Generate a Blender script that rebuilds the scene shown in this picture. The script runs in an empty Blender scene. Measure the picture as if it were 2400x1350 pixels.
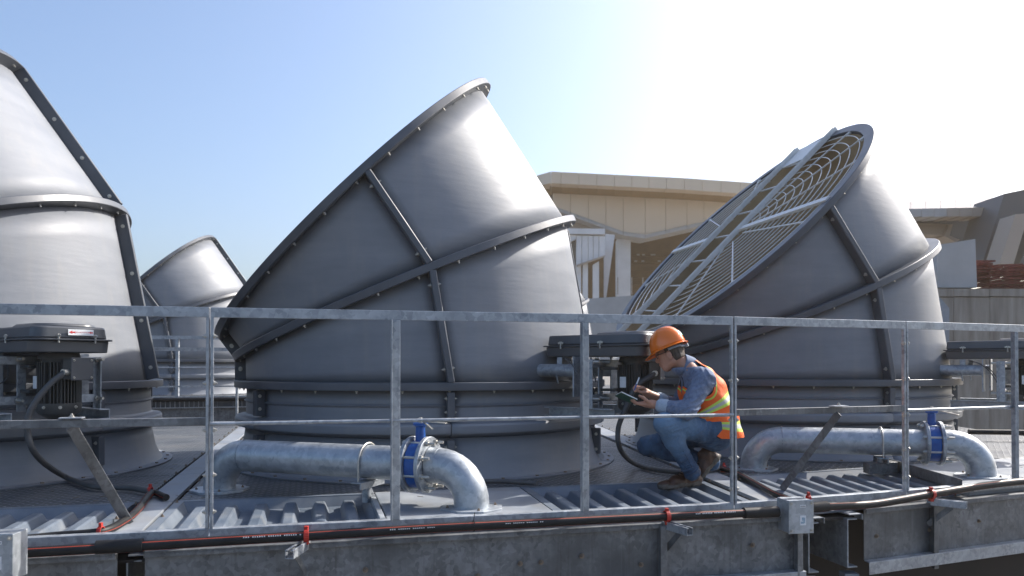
import bpy, math, random
import numpy as np
from mathutils import Vector, Matrix
random.seed(7); np.random.seed(7)
S = bpy.context.scene
COL = S.collection
R = math.radians
lin = lambda a, b, n: [a + (b - a) * i / (n - 1) for i in range(n)]

# ------------------------------------------------------------------ camera
F, PY, PIT, HC = 1801.4, 837.9, .0114, .8324          # in pixels of the 2400 px wide photograph
cd = bpy.data.cameras.new('camera'); cam = bpy.data.objects.new('camera', cd); COL.objects.link(cam)
cd.sensor_width = 36; cd.lens = F / 2400 * 36; cd.shift_y = (PY - 675) / 2400
cd.clip_start = .05; cd.clip_end = 3000
cam.location = (0, 0, HC); cam.rotation_euler = (R(90) + PIT, 0, 0)
cd.dof.use_dof = True; cd.dof.focus_distance = 5.2; cd.dof.aperture_fstop = 3.2
S.camera = cam

# ------------------------------------------------------------------ sky, sun, exposure
SUN_EL, SUN_AZ = R(37), R(57)                         # azimuth clockwise from +Y
w = bpy.data.worlds.new('World'); S.world = w; w.use_nodes = True
nt = w.node_tree; bg = nt.nodes['Background']
sky = nt.nodes.new('ShaderNodeTexSky'); sky.sky_type = 'NISHITA'; sky.sun_disc = False
sky.sun_elevation = SUN_EL; sky.sun_rotation = SUN_AZ
sky.altitude = 0; sky.air_density = 1.0; sky.dust_density = 4; sky.ozone_density = 4
nt.links.new(sky.outputs[0], bg.inputs[0]); bg.inputs[1].default_value = .15
sl = bpy.data.lights.new('sun', 'SUN'); sun = bpy.data.objects.new('sun', sl); COL.objects.link(sun)
sl.energy = 4.4; sl.angle = R(.6); sl.color = (1, .945, .87)
sd = Vector((math.sin(SUN_AZ) * math.cos(SUN_EL), math.cos(SUN_AZ) * math.cos(SUN_EL), math.sin(SUN_EL)))
sun.rotation_euler = sd.to_track_quat('Z', 'Y').to_euler()
S.view_settings.view_transform = 'Standard'; S.view_settings.look = 'None'
S.view_settings.exposure = .78; S.view_settings.gamma = 1; S.view_settings.use_curve_mapping = False
S.render.engine = 'CYCLES'

# ------------------------------------------------------------------ measuring helpers
def _dir(px, py):
    dx = (px - 1200) / F; dz = (PY - py) / F; c, s = math.cos(PIT), math.sin(PIT)
    return (dx, c - dz * s, s + dz * c)
def at(px, py, z=0.):
    d = _dir(px, py); k = (z - HC) / d[2]; return Vector((d[0] * k, d[1] * k, z))
def atY(px, py, Y):
    d = _dir(px, py); k = Y / d[1]; return Vector((d[0] * k, Y, HC + d[2] * k))

# ------------------------------------------------------------------ materials
def _new(name):
    m = bpy.data.materials.new(name); m.use_nodes = True
    return m, m.node_tree.nodes, m.node_tree.links, m.node_tree.nodes['Principled BSDF']
def pmat(name, c1, c2=None, scale=6, rough=(.4, .5), metal=0, bump=0, bscale=60, stretch=(1, 1, 1), coord='Object', detail=5, spec=.5, coat=0):
    m, N, L, P = _new(name)
    tc = N.new('ShaderNodeTexCoord'); mp = N.new('ShaderNodeMapping'); mp.inputs['Scale'].default_value = stretch
    L.new(tc.outputs[coord], mp.inputs[0])
    n = N.new('ShaderNodeTexNoise'); n.inputs['Scale'].default_value = scale; n.inputs['Detail'].default_value = detail; n.inputs['Roughness'].default_value = .6
    L.new(mp.outputs[0], n.inputs['Vector'])
    cr = N.new('ShaderNodeValToRGB'); cr.color_ramp.elements[0].position = .32; cr.color_ramp.elements[1].position = .68
    cr.color_ramp.elements[0].color = (*c1, 1); cr.color_ramp.elements[1].color = (*(c2 or c1), 1)
    L.new(n.outputs[0], cr.inputs[0]); L.new(cr.outputs[0], P.inputs['Base Color'])
    mr = N.new('ShaderNodeMapRange'); mr.inputs[1].default_value = .3; mr.inputs[2].default_value = .7
    mr.inputs[3].default_value = rough[0]; mr.inputs[4].default_value = rough[1]
    L.new(n.outputs[0], mr.inputs[0]); L.new(mr.outputs[0], P.inputs['Roughness'])
    P.inputs['Metallic'].default_value = metal; P.inputs['Specular IOR Level'].default_value = spec
    P.inputs['Coat Weight'].default_value = coat; P.inputs['Coat Roughness'].default_value = .15
    if bump:
        b = N.new('ShaderNodeBump'); b.inputs['Strength'].default_value = bump; b.inputs['Distance'].default_value = .01
        n2 = N.new('ShaderNodeTexNoise'); n2.inputs['Scale'].default_value = bscale; n2.inputs['Detail'].default_value = 4
        L.new(mp.outputs[0], n2.inputs['Vector']); L.new(n2.outputs[0], b.inputs['Height']); L.new(b.outputs[0], P.inputs['Normal'])
    return m
def galv(name, c1, c2, scale=45, rough=(.38, .6), metal=.55, dirt=None):
    m, N, L, P = _new(name)
    g = N.new('ShaderNodeNewGeometry')
    nz = N.new('ShaderNodeTexNoise'); nz.inputs['Scale'].default_value = 30; nz.inputs['Detail'].default_value = 2
    L.new(g.outputs['Position'], nz.inputs['Vector'])
    va = N.new('ShaderNodeVectorMath'); va.operation = 'MULTIPLY_ADD'; va.inputs[1].default_value = (.03, .03, .03)
    L.new(nz.outputs['Color'], va.inputs[0]); L.new(g.outputs['Position'], va.inputs[2])
    v = N.new('ShaderNodeTexVoronoi'); v.inputs['Scale'].default_value = scale; L.new(va.outputs[0], v.inputs['Vector'])
    sp = N.new('ShaderNodeSeparateColor'); L.new(v.outputs['Color'], sp.inputs[0])
    n = N.new('ShaderNodeTexNoise'); n.inputs['Scale'].default_value = 9; n.inputs['Detail'].default_value = 6; L.new(g.outputs['Position'], n.inputs['Vector'])
    mx = N.new('ShaderNodeMath'); mx.operation = 'MULTIPLY_ADD'; mx.inputs[1].default_value = .5
    L.new(sp.outputs[0], mx.inputs[0])
    m2 = N.new('ShaderNodeMath'); m2.operation = 'MULTIPLY_ADD'; m2.inputs[1].default_value = 1.3; m2.inputs[2].default_value = -.4
    L.new(n.outputs[0], m2.inputs[0]); L.new(m2.outputs[0], mx.inputs[2])
    cr = N.new('ShaderNodeValToRGB'); cr.color_ramp.elements[0].color = (*c1, 1); cr.color_ramp.elements[1].color = (*c2, 1)
    L.new(mx.outputs[0], cr.inputs[0])
    out = cr.outputs[0]
    if dirt:
        n3 = N.new('ShaderNodeTexNoise'); n3.inputs['Scale'].default_value = 2.5; n3.inputs['Detail'].default_value = 8; L.new(g.outputs['Position'], n3.inputs['Vector'])
        r3 = N.new('ShaderNodeMapRange'); r3.inputs[1].default_value = .48; r3.inputs[2].default_value = .68; L.new(n3.outputs[0], r3.inputs[0])
        mm = N.new('ShaderNodeMix'); mm.data_type = 'RGBA'; L.new(r3.outputs[0], mm.inputs[0]); L.new(out, mm.inputs[6]); mm.inputs[7].default_value = (*dirt, 1)
        out = mm.outputs[2]
    L.new(out, P.inputs['Base Color'])
    mr = N.new('ShaderNodeMapRange'); mr.inputs[3].default_value = rough[0]; mr.inputs[4].default_value = rough[1]
    L.new(mx.outputs[0], mr.inputs[0]); L.new(mr.outputs[0], P.inputs['Roughness']); P.inputs['Metallic'].default_value = metal
    b = N.new('ShaderNodeBump'); b.inputs['Strength'].default_value = .12; b.inputs['Distance'].default_value = .004
    L.new(mx.outputs[0], b.inputs['Height']); L.new(b.outputs[0], P.inputs['Normal'])
    return m
def checker(name):
    """tread plate: small raised lozenges laid alternately"""
    m = pmat(name, (.045, .052, .062), (.085, .092, .10), 3, (.36, .6), detail=10); N, L = m.node_tree.nodes, m.node_tree.links; P = N['Principled BSDF']
    g = N.new('ShaderNodeNewGeometry'); mp = N.new('ShaderNodeMapping'); mp.inputs['Rotation'].default_value = (0, 0, -.25 + .785); mp.inputs['Scale'].default_value = (19, 19, 19)
    L.new(g.outputs['Position'], mp.inputs[0]); sx = N.new('ShaderNodeSeparateXYZ'); L.new(mp.outputs[0], sx.inputs[0])
    def M(op, a, b=None, c=None):
        n = N.new('ShaderNodeMath'); n.operation = op
        for i, q in enumerate((a, b, c)):
            if q is None: continue
            if isinstance(q, (int, float)): n.inputs[i].default_value = q
            else: L.new(q, n.inputs[i])
        return n.outputs[0]
    fx, fy = M('FLOOR', sx.outputs[0]), M('FLOOR', sx.outputs[1])
    par = M('FLOORED_MODULO', M('ADD', fx, fy), 2)
    u = M('SUBTRACT', M('FRACT', sx.outputs[0]), .5); v = M('SUBTRACT', M('FRACT', sx.outputs[1]), .5)
    a = M('ADD', M('MULTIPLY', u, par), M('MULTIPLY', v, M('SUBTRACT', 1, par)))
    b = M('ADD', M('MULTIPLY', v, par), M('MULTIPLY', u, M('SUBTRACT', 1, par)))
    d = M('ADD', M('MULTIPLY', M('MULTIPLY', a, a), 5), M('MULTIPLY', M('MULTIPLY', b, b), 45))
    h = M('MAXIMUM', M('SUBTRACT', 1, d), 0)
    bp = N.new('ShaderNodeBump'); bp.inputs['Strength'].default_value = 1; bp.inputs['Distance'].default_value = .022
    src = P.inputs['Base Color'].links[0].from_socket; wm = N.new('ShaderNodeMix'); wm.data_type = 'RGBA'; L.new(M('MULTIPLY', M('MINIMUM', M('MULTIPLY', h, 1.8), 1), .8), wm.inputs[0]); L.new(src, wm.inputs[6]); wm.inputs[7].default_value = (.36, .38, .40, 1); L.new(wm.outputs[2], P.inputs['Base Color'])
    L.new(h, bp.inputs['Height']); L.new(bp.outputs[0], P.inputs['Normal'])
    return m
def streaked(name, base, dark, rough=.85, sc=(3, 3, .35), bump=.3):
    m = pmat(name, base, dark, 2.2, (rough, rough), stretch=sc, coord='Object', detail=9, bump=bump, bscale=25)
    return m

def weather(m, sc, amt, col, lo=.5, hi=.75, scale=1.):
    N, L = m.node_tree.nodes, m.node_tree.links; P = N['Principled BSDF']; g = N.new('ShaderNodeNewGeometry'); mp = N.new('ShaderNodeMapping'); mp.inputs['Scale'].default_value = sc
    L.new(g.outputs['Position'], mp.inputs[0]); n = N.new('ShaderNodeTexNoise'); n.inputs['Scale'].default_value = scale; n.inputs['Detail'].default_value = 8; n.inputs['Roughness'].default_value = .65; L.new(mp.outputs[0], n.inputs['Vector'])
    r = N.new('ShaderNodeMapRange'); r.inputs[1].default_value = lo; r.inputs[2].default_value = hi; r.inputs[4].default_value = amt; L.new(n.outputs[0], r.inputs[0])
    mm = N.new('ShaderNodeMix'); mm.data_type = 'RGBA'; src = P.inputs['Base Color'].links[0].from_socket; L.new(r.outputs[0], mm.inputs[0]); L.new(src, mm.inputs[6]); mm.inputs[7].default_value = (*col, 1); L.new(mm.outputs[2], P.inputs['Base Color'])
M = {}
M['frp'] = pmat('grey_fibreglass', (.178, .192, .218), (.218, .232, .256), 1.6, (.46, .60), stretch=(1, 1, 6), detail=9, bump=.13, bscale=5, spec=.42)
weather(M['frp'], (9, 9, .7), .40, (.27, .265, .25)); weather(M['frp'], (1.2, 1.2, 1.2), .25, (.10, .105, .12), .45, .7)
M['frp_rib'] = pmat('grey_fibreglass_flange', (.062, .070, .084), (.092, .10, .115), 4, (.35, .5), bump=.05, bscale=40)
M['frp_in'] = pmat('brown_grey_lining', (.36, .26, .15), (.46, .35, .22), 2, (.6, .75))  # brown lightened towards orange to carry the warm glare inside the mouth
M['housing'] = pmat('dark_fibreglass', (.06, .065, .074), (.09, .095, .103), 3, (.32, .45))
M['motor'] = pmat('motor_paint', (.05, .052, .052), (.08, .08, .077), 5, (.45, .6), bump=.05)
M['galv'] = galv('galvanised_steel', (.20, .22, .245), (.46, .49, .52))
M['guard'] = pmat('pale_galvanised_wire', (.62, .61, .58), (.74, .73, .70), 20, (.4, .55), metal=.15)
M['galv_dark'] = galv('weathered_shaded_galvanised_steel', (.085, .09, .095), (.25, .26, .27), 42, (.45, .65), .45, dirt=(.095, .10, .105))  # weathered girder steel; its dark tone also paints shade on railing parts
weather(M['galv_dark'], (16, 16, .9), .45, (.23, .24, .25), .54, .74); weather(M['galv_dark'], (30, 30, 1.6), .5, (.06, .055, .05), .55, .75)
M['galv_pipe'] = galv('galvanised_pipe', (.27, .30, .33), (.50, .53, .56), 42, (.33, .55), .55)
M['pan'] = pmat('blue_grey_pan', (.085, .110, .145), (.155, .18, .215), 4, (.35, .55), detail=8, bump=.05, bscale=20)
M['plate'] = pmat('flat_deck_plate', (.17, .195, .23), (.30, .32, .345), 3.5, (.4, .6), detail=9, bump=.03, bscale=15)
M['checker'] = checker('tread_plate'); weather(M['checker'], (1.6, 1.6, 1.6), .5, (.16, .15, .135), .5, .7); weather(M['plate'], (3, 3, 3), .55, (.20, .19, .175), .48, .68); weather(M['pan'], (4, 4, 4), .5, (.24, .235, .22), .5, .7)
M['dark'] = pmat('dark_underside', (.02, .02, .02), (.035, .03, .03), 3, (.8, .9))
M['bolt'] = pmat('zinc_bolt', (.42, .41, .38), (.55, .53, .48), 40, (.35, .5), metal=.7)
M['rustbolt'] = pmat('dull_bolt', (.16, .12, .09), (.28, .23, .18), 40, (.5, .7), metal=.5)
M['hdpe'] = pmat('black_conduit', (.010, .010, .011), (.02, .02, .021), 12, (.45, .6), bump=.03, spec=.3)
M['redline'] = pmat('orange_stripe', (.26, .03, .012), (.34, .045, .018), 12, (.4, .5))
M['flex'] = pmat('grey_flexible_conduit', (.06, .062, .065), (.085, .087, .09), 20, (.5, .6))
M['red'] = pmat('red_clamp', (.36, .018, .012), (.5, .04, .022), 30, (.4, .6))
M['blue'] = pmat('blue_paint', (.008, .06, .26), (.014, .10, .36), 25, (.35, .5))
M['white'] = pmat('white_sticker', (.62, .64, .66), (.74, .75, .75), 20, (.5, .6))
M['arrow'] = pmat('red_print', (.55, .02, .02), None, 20, (.5, .6))
M['concrete'] = streaked('stained_concrete', (.34, .31, .27), (.19, .165, .14))
M['cpanel'] = pmat('pale_board', (.36, .35, .34), (.45, .44, .43), 1.5, (.8, .9), detail=9, bump=.1)
M['facade'] = pmat('cream_cladding', (.68, .53, .38), (.78, .63, .47), .12, (.45, .6), detail=3)  # warm glow painted into the whitish cladding
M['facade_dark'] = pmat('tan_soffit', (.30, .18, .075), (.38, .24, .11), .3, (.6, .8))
M['facade_grey'] = pmat('grey_cladding', (.085, .085, .09), (.12, .12, .12), .15, (.4, .6), detail=4)
M['facade_tan'] = pmat('tan_cladding', (.34, .28, .23), (.42, .35, .29), .2, (.5, .7), detail=4)
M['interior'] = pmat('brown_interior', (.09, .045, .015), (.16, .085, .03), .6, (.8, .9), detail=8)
M['roofsheet'] = streaked('roof_sheet', (.33, .28, .25), (.22, .19, .18), .5, (.3, .3, .3))
M['redsteel'] = pmat('red_painted_steel', (.20, .025, .015), (.075, .02, .015), 6, (.5, .7), detail=8)
M['ground'] = pmat('ground', (.10, .095, .09), (.17, .16, .15), .6, (.9, .95), detail=8)
M['clad_white'] = pmat('white_cladding', (.62, .61, .60), (.74, .73, .72), .8, (.5, .7), detail=6)
M['window'] = pmat('dark_window_glass', (.03, .028, .025), (.05, .045, .04), 1, (.08, .15))

# ------------------------------------------------------------------ mesh builder
def T(loc=(0, 0, 0), rz=0): return Matrix.Translation(Vector(loc)) @ Matrix.Rotation(rz, 4, 'Z')
class MB:
    def __init__(s): s.v = []; s.f = []; s.m = []
    def add(s, vs, fs, mi=0):
        o = len(s.v); s.v += [tuple(p) for p in vs]; s.f += [tuple(i + o for i in f) for f in fs]; s.m += [mi] * len(fs); return s
    def hexa(s, p, mi=0):       # 8 corners: bottom ring 0-3, top ring 4-7
        return s.add(p, [(3, 2, 1, 0), (4, 5, 6, 7), (0, 1, 5, 4), (1, 2, 6, 5), (2, 3, 7, 6), (3, 0, 4, 7)], mi)
    def box(s, c, size, X=(1, 0, 0), Y=(0, 1, 0), mi=0):
        c = Vector(c); X = Vector(X).normalized(); Y = Vector(Y).normalized(); Z = X.cross(Y)
        X = X * size[0] / 2; Y = Y * size[1] / 2; Z = Z * size[2] / 2
        q = [c - X - Y - Z, c + X - Y - Z, c + X + Y - Z, c - X + Y - Z, c - X - Y + Z, c + X - Y + Z, c + X + Y + Z, c - X + Y + Z]
        return s.hexa(q, mi)
    def bar(s, p0, p1, wdt, hgt, up=(0, 0, 1), off=(0, 0), mi=0):
        p0, p1 = Vector(p0), Vector(p1); d = (p1 - p0).normalized(); side = d.cross(Vector(up)).normalized(); u = side.cross(d)
        return s.extr([(off[0] - wdt / 2, off[1] - hgt / 2), (off[0] + wdt / 2, off[1] - hgt / 2), (off[0] + wdt / 2, off[1] + hgt / 2), (off[0] - wdt / 2, off[1] + hgt / 2)], p0, p1, up, mi)
    def extr(s, prof, p0, p1, up=(0, 0, 1), mi=0):   # closed profile (side, up)
        p0, p1 = Vector(p0), Vector(p1); d = (p1 - p0).normalized(); side = d.cross(Vector(up)).normalized(); u = side.cross(d)
        n = len(prof)
        vs = [p0 + side * a + u * b for a, b in prof] + [p1 + side * a + u * b for a, b in prof]
        fs = [(i, (i + 1) % n, (i + 1) % n + n, i + n) for i in range(n)] + [tuple(range(n))[::-1], tuple(range(n, 2 * n))]
        return s.add(vs, fs, mi)
    def tube(s, path, r, n=12, caps=True, mi=0, stripe=None):
        P = [Vector(p) for p in path]; rr = r if isinstance(r, (list, tuple)) else [r] * len(P)
        t = [(P[min(i + 1, len(P) - 1)] - P[max(i - 1, 0)]).normalized() for i in range(len(P))]
        ref = Vector((0, 0, 1)) if abs(t[0].z) < .9 else Vector((1, 0, 0))
        a = t[0].cross(ref).normalized(); vs = []
        for i, p in enumerate(P):
            a = (a - t[i] * a.dot(t[i])).normalized(); b = t[i].cross(a)
            vs += [p + (a * math.cos(2 * math.pi * k / n) + b * math.sin(2 * math.pi * k / n)) * rr[i] for k in range(n)]
        o = len(s.v); s.v += [tuple(q) for q in vs]
        for i in range(len(P) - 1):
            for k in range(n):
                k2 = (k + 1) % n; s.f.append((o + i * n + k, o + i * n + k2, o + (i + 1) * n + k2, o + (i + 1) * n + k))
                s.m.append(stripe[1] if stripe and k in stripe[0] else mi)
        if caps:
            s.f.append(tuple(o + k for k in range(n))[::-1]); s.m.append(mi)
            s.f.append(tuple(o + (len(P) - 1) * n + k for k in range(n))); s.m.append(mi)
        return s
    def cyl(s, p0, p1, r, n=12, mi=0): return s.tube([p0, p1], r, n, True, mi)
    def lathe(s, prof, n=48, a0=0, a1=2 * math.pi, mi=0, close=False):
        full = abs(a1 - a0 - 2 * math.pi) < 1e-6; m = n if full else n + 1
        vs = [(r * math.cos(a0 + (a1 - a0) * k / n), r * math.sin(a0 + (a1 - a0) * k / n), z) for r, z in prof for k in range(m)]
        fs = []; pr = len(prof)
        for i in range(pr if close else pr - 1):
            j = (i + 1) % pr
            for k in range(n):
                k2 = (k + 1) % m if full else k + 1
                fs.append((i * m + k, i * m + k2, j * m + k2, j * m + k))
        if not full and close: fs += [tuple(i * m for i in range(pr)), tuple(i * m + n for i in range(pr))[::-1]]
        return s.add(vs, fs, mi)
    def build(s, name, mat, parent=None, smooth=40, bevel=0, world=True, kind=None, solid=0):
        me = bpy.data.meshes.new(name); vs = s.v
        if parent is None:
            c = Vector((sum(p[0] for p in vs) / len(vs), sum(p[1] for p in vs) / len(vs), min(p[2] for p in vs)))
            vs = [(p[0] - c.x, p[1] - c.y, p[2] - c.z) for p in vs]
        elif world:
            mw = parent.matrix_basis.copy(); q = parent.parent
            while q: mw = q.matrix_basis @ mw; q = q.parent
            mi = mw.inverted(); vs = [tuple(mi @ Vector(p)) for p in vs]
        me.from_pydata(vs, [], s.f)
        for mm in (mat if isinstance(mat, (list, tuple)) else [mat]): me.materials.append(mm)
        me.polygons.foreach_set('material_index', s.m)
        me.update()
        import bmesh
        bm = bmesh.new(); bm.from_mesh(me); bmesh.ops.recalc_face_normals(bm, faces=bm.faces); bm.to_mesh(me); bm.free()
        if smooth:
            me.polygons.foreach_set('use_smooth', [True] * len(me.polygons)); me.set_sharp_from_angle(angle=R(smooth))
        o = bpy.data.objects.new(name, me); COL.objects.link(o)
        if parent is None: o.location = c
        else: o.parent = parent
        if bevel:
            b = o.modifiers.new('bevel', 'BEVEL'); b.width = bevel; b.segments = 2; b.limit_method = 'ANGLE'; b.angle_limit = R(40)
        if solid:
            b = o.modifiers.new('solid', 'SOLIDIFY'); b.thickness = solid; b.offset = -1
        if kind: o['kind'] = kind
        return o
def tag(o, label=None, cat=None, group=None, kind=None):
    if label: o['label'] = label
    if cat: o['category'] = cat
    if group: o['group'] = group
    if kind: o['kind'] = kind
    return o
def thing(name, loc, rz, label, cat, group=None):
    o = bpy.data.objects.new(name, None); COL.objects.link(o); o.location = loc; o.rotation_euler = (0, 0, rz); o.empty_display_size = .1
    return tag(o, label, cat, group)
def part(name, me, parent, M4=None, lab=None):
    o = bpy.data.objects.new(name, me); COL.objects.link(o); o.parent = parent
    if M4 is not None: o.matrix_basis = M4
    if lab: o['label'] = lab
    return o
def copy_tree(o, parent=None, kids=None):
    c = o.copy(); COL.objects.link(c)
    if parent: c.parent = parent
    for ch in kids[o.name] if o.name in kids else []: copy_tree(ch, c, kids)
    return c
def dup(o, loc, rz, label):
    kids = {}
    for x in bpy.data.objects:
        if x.parent: kids.setdefault(x.parent.name, []).append(x)
    c = copy_tree(o, None, kids); c.location = loc; c.rotation_euler = (0, 0, rz); c['label'] = label
    return c
def rpath(pts, n=8):       # smooth path (Catmull-Rom)
    P = [Vector(p) for p in pts]; P = [P[0] * 2 - P[1]] + P + [P[-1] * 2 - P[-2]]; out = []
    for i in range(1, len(P) - 2):
        for k in range(n):
            t = k / n; a, b, c, d = P[i - 1], P[i], P[i + 1], P[i + 2]
            out.append(.5 * (2 * b + (c - a) * t + (2 * a - 5 * b + 4 * c - d) * t * t + (3 * b - a - 3 * c + d) * t ** 3))
    return out + [P[-2]]

# shared bolt meshes
def mesh_of(mb, mat, smooth=40):
    o = mb.build('tmp', mat, None, smooth); me = o.data
    for v in me.vertices: v.co += o.location
    bpy.data.objects.remove(o); return me
_b = MB(); _b.cyl((0, 0, 0), (0, 0, .004), .015, 14); _b.cyl((0, 0, .003), (0, 0, .013), .0095, 6); _b.cyl((0, 0, .012), (0, 0, .02), .005, 8)
BOLT = mesh_of(_b, M['bolt']); BOLT.name = 'bolt'
RBOLT = BOLT.copy(); RBOLT.name = 'dull_bolt'; RBOLT.materials[0] = M['rustbolt']
def frame(p, n, sc=1.):   # matrix at p with Z along n
    q = Vector(n).normalized().to_track_quat('Z', 'Y'); return Matrix.Translation(Vector(p)) @ q.to_matrix().to_4x4() @ Matrix.Scale(sc, 4)

# ------------------------------------------------------------------ deck frame
J0 = Vector((1.64, 4.56)); uA = Vector((.969, .247)); uB = Vector((.921, .389)); vA = Vector((-.247, .969)); vJ = Vector((-.09, .99)); vB = Vector((.05, 1.0))
def W(s, t, z=0.):
    if s >= 1.9: b = J0 + (s - 1.9) * uB; k = min((s - 1.9) / 1.8, 1); v = vJ.lerp(vB, k)
    else: b = J0 + (s - 1.9) * uA; k = min((1.9 - s) / 1.9, 1); v = vJ.lerp(vA, k)
    p = b + t * v; return Vector((p.x, p.y, z))
def slab(mb, s0, s1, t0, t1, z0, z1, mi=0):
    c = [W(s0, t0), W(s1, t0), W(s1, t1), W(s0, t1)]
    mb.hexa([(p.x, p.y, z0) for p in c] + [(p.x, p.y, z1) for p in c], mi)

# ================================================================== SETTING
g = MB(); g.add([(-900, -40, -4), (900, -40, -4), (900, 1600, -4), (-900, 1600, -4)], [(0, 1, 2, 3)])
tag(g.build('ground', M['ground'], None, 0), kind='structure')

deck = MB()
SL, SR, TB = -5.6, 6.6, 7.6
for a, b in ((SL, -1.75), (-1.75, 1.87), (1.93, SR)):
    deck_s = lin(a, b, 5)
    for i in range(4): slab(deck, deck_s[i], deck_s[i + 1], .02, TB, -.11, -.095)
deck_o = deck.build('deck', M['dark'], None, 0); tag(deck_o, kind='structure')

def checker_rows(s0, s1, t0, t1):
    ns = max(1, round((s1 - s0) / 1.15)); ts = [t0]
    while ts[-1] + 1.3 < t1: ts.append(ts[-1] + 1.2)
    ts.append(t1)
    for i in range(ns):
        a = s0 + (s1 - s0) * i / ns; b = s0 + (s1 - s0) * (i + 1) / ns
        for j in range(len(ts) - 1):
            m = MB(); z = random.uniform(-.0015, .0015)
            slab(m, a + .003, b - .003, ts[j] + .003, ts[j + 1] - .003, -.02, z)
            m.build('tread_plate', M['checker'], deck_o, 0, .003)
BT = 1.12
checker_rows(SL, -1.86, BT, TB); checker_rows(-1.64, 1.78, BT, TB); checker_rows(2.0, SR, BT + .12, TB)

def strip(s, wdt, t0, t1, z, name='cover_strip'):
    m = MB(); slab(m, s - wdt / 2, s + wdt / 2, t0, t1, -.018, z); m.build(name, M['plate'], deck_o, 0, .003)
for sj in (-1.75, 1.9):
    t = .03
    for L in (1.05, 1.25, 1.2, 1.2, 1.2, 1.2):
        strip(sj, .17, t, min(t + L - .012, TB), .006); t += L
    for k in range(16):
        for q in (-.115, .115):
            p = W(sj + q, .12 + k * .46, .001)
            part('bolt', RBOLT, deck_o, deck_o.matrix_basis.inverted() @ frame(p, (0, 0, 1), .8))

def pan(s0, s1, t0, t1, n, zt=0.):
    """shallow moulded pan with raised ribs running front to back"""
    root_mb = MB(); fz = zt - .06
    slab(root_mb, s0 - .05, s1 + .05, t1, t1 + .05, fz, zt + .003)
    slab(root_mb, s0 - .05, s0, t0, t1, fz, zt + .003); slab(root_mb, s1, s1 + .05, t0, t1, fz, zt + .003)
    slab(root_mb, s0, s1, t0, t1, fz - .012, fz)
    # sloped inner lips
    def lip(a, b, c, d): root_mb.add([(*a[:2], zt), (*b[:2], zt), (*c[:2], fz), (*d[:2], fz)], [(0, 1, 2, 3)])
    lip(W(s0, t1), W(s1, t1), W(s1 - .03, t1 - .045), W(s0 + .03, t1 - .045))
    lip(W(s0, t0), W(s0, t1), W(s0 + .03, t1 - .045), W(s0 + .03, t0)); lip(W(s1, t1), W(s1, t0), W(s1 - .03, t0), W(s1 - .03, t1 - .045))
    o = root_mb.build('louvre_pan', M['pan'], deck_o, 30)
    sp = (s1 - s0 - .06) / n
    for i in range(n):
        c = s0 + .03 + sp * (i + .5); m = MB(); hw, tw = sp * .30, sp * .17; zt2 = zt - .008; e = t1 - .13
        A = [W(c - hw, t0, fz), W(c - tw, t0, zt2), W(c + tw, t0, zt2), W(c + hw, t0, fz)]
        B = [W(c - hw, e, fz), W(c - tw, e, zt2), W(c + tw, e, zt2), W(c + hw, e, fz)]
        C_ = [W(c - hw * .8, e + .05, fz), W(c - tw * .9, e + .03, zt2 - .02), W(c + tw * .9, e + .03, zt2 - .02), W(c + hw * .8, e + .05, fz)]
        m.add(A + B + C_, [(0, 1, 5, 4), (1, 2, 6, 5), (2, 3, 7, 6), (4, 5, 9, 8), (5, 6, 10, 9), (6, 7, 11, 10), (8, 9, 10, 11), (0, 3, 2, 1)])
        m.build('rib', M['pan'], deck_o, 30, .008)
pan(-1.60, -.50, .05, BT - .06, 6)
pan(.55, 1.70, .05, BT - .06, 7)
pan(-2.95, -1.93, .05, BT - .06, 6); pan(-4.1, -3.05, .05, BT - .06, 6)
pan(2.12, 3.36, .05, BT + .05, 8)
def plate(s0, s1, t0, t1, z=.004, name='flat_plate'):
    m = MB(); slab(m, s0, s1, t0, t1, -.05, z); m.build(name, M['plate'], deck_o, 0, .004)
plate(-.44, .49, .03, BT - .02, .006); plate(3.47, 4.6, .03, BT + .1, .006); plate(4.62, 6.6, .03, BT + .1, .003)
# small upright flashing between pan and plate, angle beam on the right plate
m = MB(); m.bar(W(-.475, .06, .012), W(-.475, BT - .02, .012), .03, .05); m.build('flashing', M['galv'], deck_o, 0, .003)
m = MB(); m.extr([(-.04, 0), (.04, 0), (.04, .008), (-.032, .008), (-.032, .08), (-.04, .08)], at(2268, 1152, .01), at(2058, 1087, .01)); m.build('angle_beam', M['galv_dark'], deck_o, 0, .002)

hz = MB(); hz.box((0, 40, 6), (240, 120, 22)); hzm = bpy.data.materials.new('golden_glow_haze'); hzm.use_nodes = True; hn_ = hzm.node_tree.nodes; hn_.remove(hn_['Principled BSDF'])
pv = hn_.new('ShaderNodeVolumePrincipled'); pv.inputs['Color'].default_value = (1, .86, .66, 1); pv.inputs['Density'].default_value = .0009; pv.inputs['Anisotropy'].default_value = .35  # added volume, its warm tint imitates a golden glow over the buildings
hzm.node_tree.links.new(pv.outputs[0], hn_['Material Output'].inputs['Volume']); tag(hz.build('golden_glow_haze', hzm, None, 0), kind='stuff')
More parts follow.
